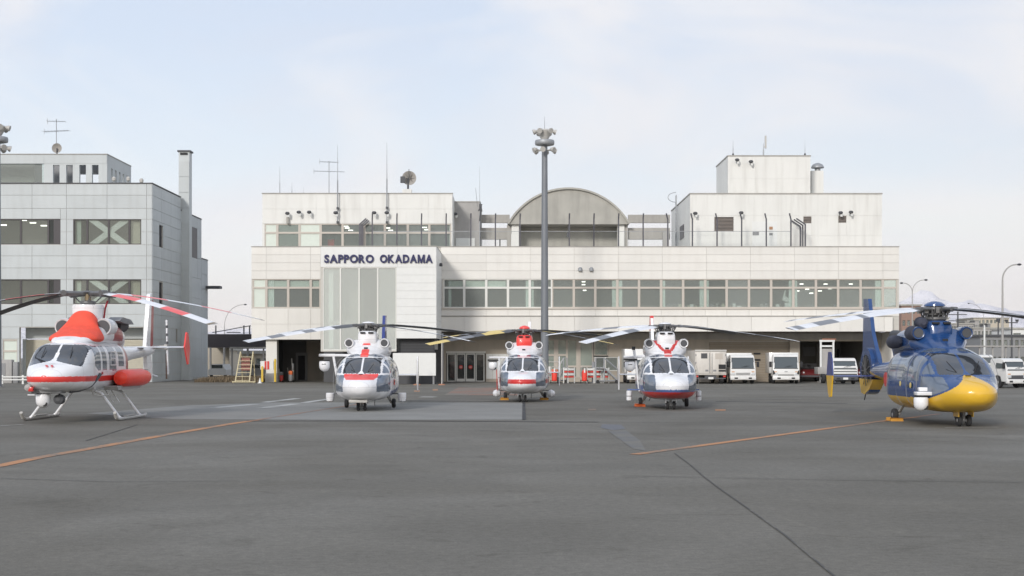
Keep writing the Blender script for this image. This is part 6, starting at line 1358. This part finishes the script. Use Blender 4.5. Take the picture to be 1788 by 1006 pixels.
# ---- skid helicopter at the left
def skid_heli(X, Y, yaw):
    t = thing('helicopter', (X, Y, 0), 'white and red skid helicopter with bright orange red cowling cover, left end of the row', 'helicopter', rz=yaw)
    st = [(-4.40, .10, 1.34, 1.42, 1.50, 2.0), (-4.30, .32, 1.24, 1.42, 1.60, 2.1), (-4.0, .60, 1.08, 1.43, 1.76, 2.4), (-3.6, .80, 1.0, 1.46, 1.90, 2.8), (-3.25, .90, .97, 1.5, 2.06, 3.0), (-2.9, .95, .95, 1.55, 2.32, 3.3), (-2.6, .97, .95, 1.6, 2.48, 3.6), (-2.2, .97, .95, 1.6, 2.54, 3.8), (-1.2, .97, .95, 1.6, 2.58, 3.6),
          (.9, .97, .95, 1.6, 2.60, 3.4), (1.6, .90, 1.02, 1.65, 2.58, 3.0), (2.2, .68, 1.30, 1.85, 2.52, 2.5), (3.0, .42, 1.7, 2.08, 2.46, 2.2), (5.0, .28, 1.95, 2.2, 2.44, 2.0), (7.5, .19, 2.1, 2.3, 2.48, 2.0), (8.3, .12, 2.2, 2.33, 2.45, 2.0)]
    def cls(x, y, z):
        ax = abs(x); s = 'R' if x > 0 else 'L'
        if y < -2.45 and ax > .045+max(0, 2.08-z)*.22 and ax < .84 and 1.96 - ax*.24 < z < 2.45: return 'windscreen:'+s, HM['glass']
        if 1.62 < z < 2.42:
            if -2.42 < y < -1.80 and z > 1.62+max(0, -2.1-y)*.5: return 'door_window:'+s, HM['sideglass']
            if -1.62 < y < -1.12: return 'door_window:'+s+'2', HM['sideglass']
            if -.85 < y < -.05: return 'cabin_window:'+s, HM['sideglass']
            if .20 < y < .85 and z > 1.75: return 'rear_window:'+s, HM['sideglass']
        if 1.29 < z < 1.46 and y < 1.4: return 'body', HM['bred' if y < -3.2 else 'red']
        if 1.15 < y < 1.75 and z > 1.46: return 'body', HM['dred']
        return 'body', HM['w']
    loft(st, t, cls, step=0.035, nth=176)
    for s in (-1, 1):
        fr = MB()
        for (a, b) in ((-.85, -.05),):
            x = s*.985; fr.box(x-.008, x+.008, a+.10, b-.1, 1.78, 1.81); fr.box(x-.008, x+.008, a+.10, b-.1, 2.22, 2.25); fr.box(x-.008, x+.008, a+.1, a+.13, 1.811, 2.219); fr.box(x-.008, x+.008, b-.13, b-.1, 1.811, 2.219); fr.box(x-.008, x+.008, a+.14, b-.14, 2.0, 2.03)
        fr.build('window_frame', HM['w'], t)
        MB().box(s*.975-.015, s*.975+.015, -1.75, -1.62, 1.5, 1.58).box(s*.975-.015, s*.975+.015, -.1, .03, 1.5, 1.58).build('door_handle', HM['dred'], t)
        MB().cyl((s*.45, -3.28, 2.02), (s*.42, -2.95, 2.36), .012, n=4).build('wiper', M['black'], t)
    MB().add([(-.12, -3.94, 1.815), (-.04, -3.94, 1.815), (.05, -4.1, 1.755), (-.02, -4.1, 1.755)], [(0, 1, 2, 3)]).add([(.05, -3.94, 1.815), (.12, -3.94, 1.815), (.2, -4.08, 1.755), (.13, -4.1, 1.755)], [(0, 1, 2, 3)]).build('nose_emblem', HM['red'], t)
    cst = [(-2.35, .32, 2.45, 2.5, 2.60, 2.2), (-1.9, .60, 2.45, 2.55, 2.76, 2.3), (-1.3, .74, 2.45, 2.6, 2.92, 2.5), (-.7, .78, 2.45, 2.7, 3.08, 2.7), (-.2, .82, 2.45, 2.8, 3.25, 2.8), (.6, .84, 2.45, 2.8, 3.28, 2.8), (1.4, .80, 2.4, 2.75, 3.18, 2.6), (2.2, .62, 2.3, 2.65, 3.0, 2.4), (3.0, .34, 2.2, 2.5, 2.72, 2.2)]
    loft(cst, t, lambda x, y, z: ('engine_cowling', HM['dred' if (.15 < y < 1.3 and z > 2.6) else 'w']), step=0.06, nth=90, name='engine_cowling')
    ost = [(-2.0, .40, 2.6, 2.66, 2.74, 2.2), (-1.55, .80, 2.5, 2.62, 2.90, 2.2), (-1.0, .84, 2.45, 2.65, 3.12, 1.9), (-.72, .62, 2.5, 2.8, 3.45, 2.0), (-.5, .50, 2.5, 3.0, 3.60, 2.3), (-.15, .44, 2.6, 3.0, 3.56, 2.3)]
    loft(ost, t, lambda x, y, z: ('cowling_cover', M['orange_cover']), step=0.06, nth=72, name='cowling_cover')
    MB().lathe([(.50, 3.1), (.49, 3.45), (.52, 3.72), (.50, 3.80), (.2, 3.82)], n=32).build('mast_fairing', HM['w'], t)
    for s in (-1, 1):
        a = MB().lathe([(.20, -.42), (.27, -.46), (.30, -.36), (.28, .3), (.15, .8)], (s*.66, -.1, 3.05), axis='y', n=24).build('air_intake', HM['w'], t)
        MB().lathe([(0, -.475), (.225, -.475), (.225, -.465), (0, -.465)], (s*.66, -.1, 3.05), axis='y', n=20).build('intake_dark_disc', M['dgray'], t).parent = a  # dark disc paints the shade inside the intake mouth
        MB().lathe([(.17, 0), (.2, .55), (.22, .8)], (s*.52, 1.5, 3.15), axis='y', n=16).build('exhaust_pipe', M['dgray'], t)
        MB().prism([(.5, 3.28), (.9, 3.42), (1.9, 3.36), (2.3, 3.2), (1.0, 3.22)], s*.48, s*.92, axis='x').build('exhaust_shield', M['mgray'], t)
    MB().tube([(.5, .1, 3.3), (.55, .1, 3.7), (.62, .15, 3.95)], .035, n=6).build('tie_strap', HM['dred'], t)
    hz = 4.18
    H_ = MB().lathe([(.10, 3.75), (.11, hz)], n=16, m=HM['gold']); H_.lathe([(.22, 3.82), (.26, 3.86), (.26, 3.92), (.15, 3.95)], n=18, m=HM['metal']); H_.lathe([(.14, hz), (.2, hz+.04), (.12, hz+.1)], n=16, m=HM['metal']); H_.build('rotor_mast', HM['gold'], t)
    az = [q(-38), q(36), q(142), q(216)]
    for a in az:
        c, s = math.cos(a), math.sin(a); m = MB()
        m.cyl((0, 0, hz), (.95*c, .95*s, hz-.02), .075, .10, n=8); m.cyl((.85*c-.12*s, .85*s+.12*c, hz), (.85*c+.12*s, .85*s-.12*c, hz), .1, n=10); m.cyl((.22*c+.15*s, .22*s-.15*c, 3.9), (.5*c+.2*s, .5*s-.2*c, hz), .022, n=6); m.build('blade_grip', HM['metal'], t)
    bands = [(.0, .24, HM['w']), (.24, .44, HM['bred']), (.44, .62, HM['w']), (.62, .80, HM['bred']), (.80, .97, HM['w']), (.97, 1, HM['gold'])]
    b_ = blade_mesh(6.4, .8, .38, .95, q(9), bands, -1); o1 = b_.build('rotor_blade', None, t)
    for k, a in enumerate(az):
        o = o1 if k == 0 else o1.copy()
        if k: SC.collection.objects.link(o); o.parent = t
        o.location = (0, 0, hz); o.rotation_euler = (Matrix.Rotation(math.radians(2.5), 3, 'X') @ Matrix.Rotation(a, 3, 'Z')).to_euler()
    # tail
    MB().prism([(7.15, 2.45), (7.75, 4.5), (8.0, 4.55), (7.75, 2.42), (7.55, 1.55), (7.35, 1.6), (7.2, 2.2)], -.07, .07, axis='x').build('tail_fin', HM['w'], t)
    MB().prism([(7.76, 2.45), (8.0, 4.35), (8.4, 4.25), (8.25, 2.5)], -.05, .05, axis='x').build('fin_rear', HM['dred'], t)
    MB().prism([(7.56, 2.15), (7.9, 2.15), (8.2, 1.35), (7.9, 1.3), (7.5, 1.55)], -.06, .06, axis='x').build('ventral_fin', HM['w'], t)
    MB().cyl((0, 8.0, 1.4), (.15, 8.5, 1.3), .03, n=6).build('tail_skid', HM['w'], t)
    MB().cyl((.1, 8.05, 2.45), (.62, 8.05, 2.45), .09, .06, n=10).lathe([(.12, 0), (.12, .12)], (.55, 8.05, 2.45), axis='x', n=12).build('tail_gearbox', M['lampgray'], t)
    for s in (-1, 1):
        m = MB(); n = 9
        for k in range(n):
            z0, z1 = s*(.12+k*.105), s*(.12+(k+1)*.105); dy = .03*(s*.12+k*s*.02)
            m.box(.64, .68, 8.0-z0*.12, 8.16-z0*.12, 2.45+min(z0, z1), 2.45+max(z0, z1)-.001, m=HM['w'] if (k % 3) or s < 0 else M['dgray'])
        m.build('tail_rotor_blade', HM['w'], t)
    MB().prism([(5.6, 2.42), (5.75, 2.46), (6.35, 2.43), (6.4, 2.40)], -1.88, 1.88, axis='x').build('tailplane', HM['w'], t)
    for s in (-1, 1): MB().prism([(5.6, 2.45), (5.9, 3.0), (6.15, 2.98), (6.45, 2.4), (6.3, 1.8), (6.1, 1.78)], s*1.88+.001, s*1.88+.05, axis='x').build('endplate', HM['bred'], t)
    # red side float pods
    for s in (-1, 1):
        a = MB().lathe([(.05, -1.18), (.22, -1.12), (.285, -.9), (.295, 1.4), (.25, 1.9), (.12, 2.3), (.02, 2.42)], (s*1.27, .45, 1.36), axis='y', n=28).build('float_pod', M['bright_red'], t)
        MB().prism([(-1.1, 1.1), (-1.0, .98), (1.7, .98), (2.0, 1.16)], s*.85, s*1.30, axis='x').build('pod_fairing', M['hgray'], t)
    # skids
    for s in (-1, 1):
        sk = MB().tube([(s*1.5, -2.1, .28), (s*1.5, -1.95, .12), (s*1.5, -1.7, .055), (s*1.5, 1.5, .055), (s*1.5, 1.62, .10)], .055, n=10)
        sk.build('skid', M['lampgray'], t)
        for y in (-1.35, 1.05):
            MB().tube([(s*.55, y, .98), (s*.85, y, .88), (s*1.42, y, .12), (s*1.5, y, .06)], .045, n=10).build('skid_leg', HM['w'], t)
        MB().box(s*1.5-.05, s*1.5+.05, -.9, .3, .12, .15).build('skid_step', M['lampgray'], t)
    MB().cyl((-.55, -1.35, .98), (.55, -1.35, .98), .04, n=8).cyl((-.55, 1.05, .98), (.55, 1.05, .98), .04, n=8).build('cross_tube', M['lampgray'], t)
    # camera, light and gear under the nose
    MB().box(-.62, .3, -3.75, -3.2, .93, 1.06, c=.03).build('nose_rack', M['mgray'], t); camera_ball(t, -.32, -3.5, .70, .22, dark=False)
    MB().cyl((-.8, -3.5, .88), (-.1, -3.5, .88), .02, n=6).build('cross_bar', HM['w'], t)
    MB().lathe([(.06, -.16), (.15, -.12), (.16, .1), (.08, .16)], (.12, -3.3, .74), axis='y', n=18).build('search_light', M['dgray'], t); MB().cyl((.12, -3.3, .85), (.12, -3.3, 1.0), .03, n=6).build('light_bracket', M['dgray'], t)
    MB().lathe([(.02, -.12), (.1, -.08), (.12, .1)], (-.62, -3.95, 1.12), axis='y', n=14).build('landing_light', M['hgray'], t); MB().box(-.6, -.45, -4.05, -3.9, 1.0, 1.14, c=.02).build('red_beacon', HM['red'], t)
    MB().tube([(.40, -3.2, .99), (.62, -2.9, 1.02), (.86, -2.5, 1.16), (.99, -2.15, 1.42), (1.0, -2.0, 1.50)], .06, n=6).build('cable_guard', M['dgray'], t)
    MB().tube([(.7, -1.9, 1.0), (.72, -1.8, .85), (.9, -1.6, .80), (1.1, -1.4, .83)], .02, n=6).build('hose', M['lampgray'], t)
    for x in (.55, .75): MB().cyl((x, .0, 1.0), (x+.3, .0, .55), .018, n=6).build('step_stay', HM['w'], t)
    return t
M['bright_red'] = mat('bright_red_float', (0.92, 0.05, 0.02), 0.4, var=0.08, coat=0.1)
skid_heli(-14.2, 46.6, q(0))
# ---- chocks
def chock(X, Y, m, lb):
    t = thing('wheel_chock', (X, Y, 0), lb, 'chock', group='wheel chocks under the helicopters')
    for k, y in enumerate((-.30, .18)): MB().prism([(y, 0), (y+.14, 0), (y+(.12 if k else .02), .11), (y+(.07 if k else .07), .11)], -.2, .2, axis='x').build('wedge', m, t)
    MB().cyl((-.22, -.2, .02), (-.22, .25, .02), .015, n=5).build('rope', m, t)
ck = M['orangemk']; yk = mat('dull_orange_chock', (0.55, 0.27, 0.04), 0.7)
for (h, lx, m_, lb) in ((t4, -.96, ck, 'bright orange wheel chock under the helicopter with the red V'), (t3, -.96, yk, 'orange yellow chock under the left wheel of the middle helicopter'), (t3, .96, yk, 'orange yellow chock under the right wheel of the middle helicopter'), (t5, -1.03, yk, 'orange yellow chock under the left wheel of the blue helicopter')):
    p = h.location; chock(p.x+lx, p.y+.78*h.scale[0], m_, lb)
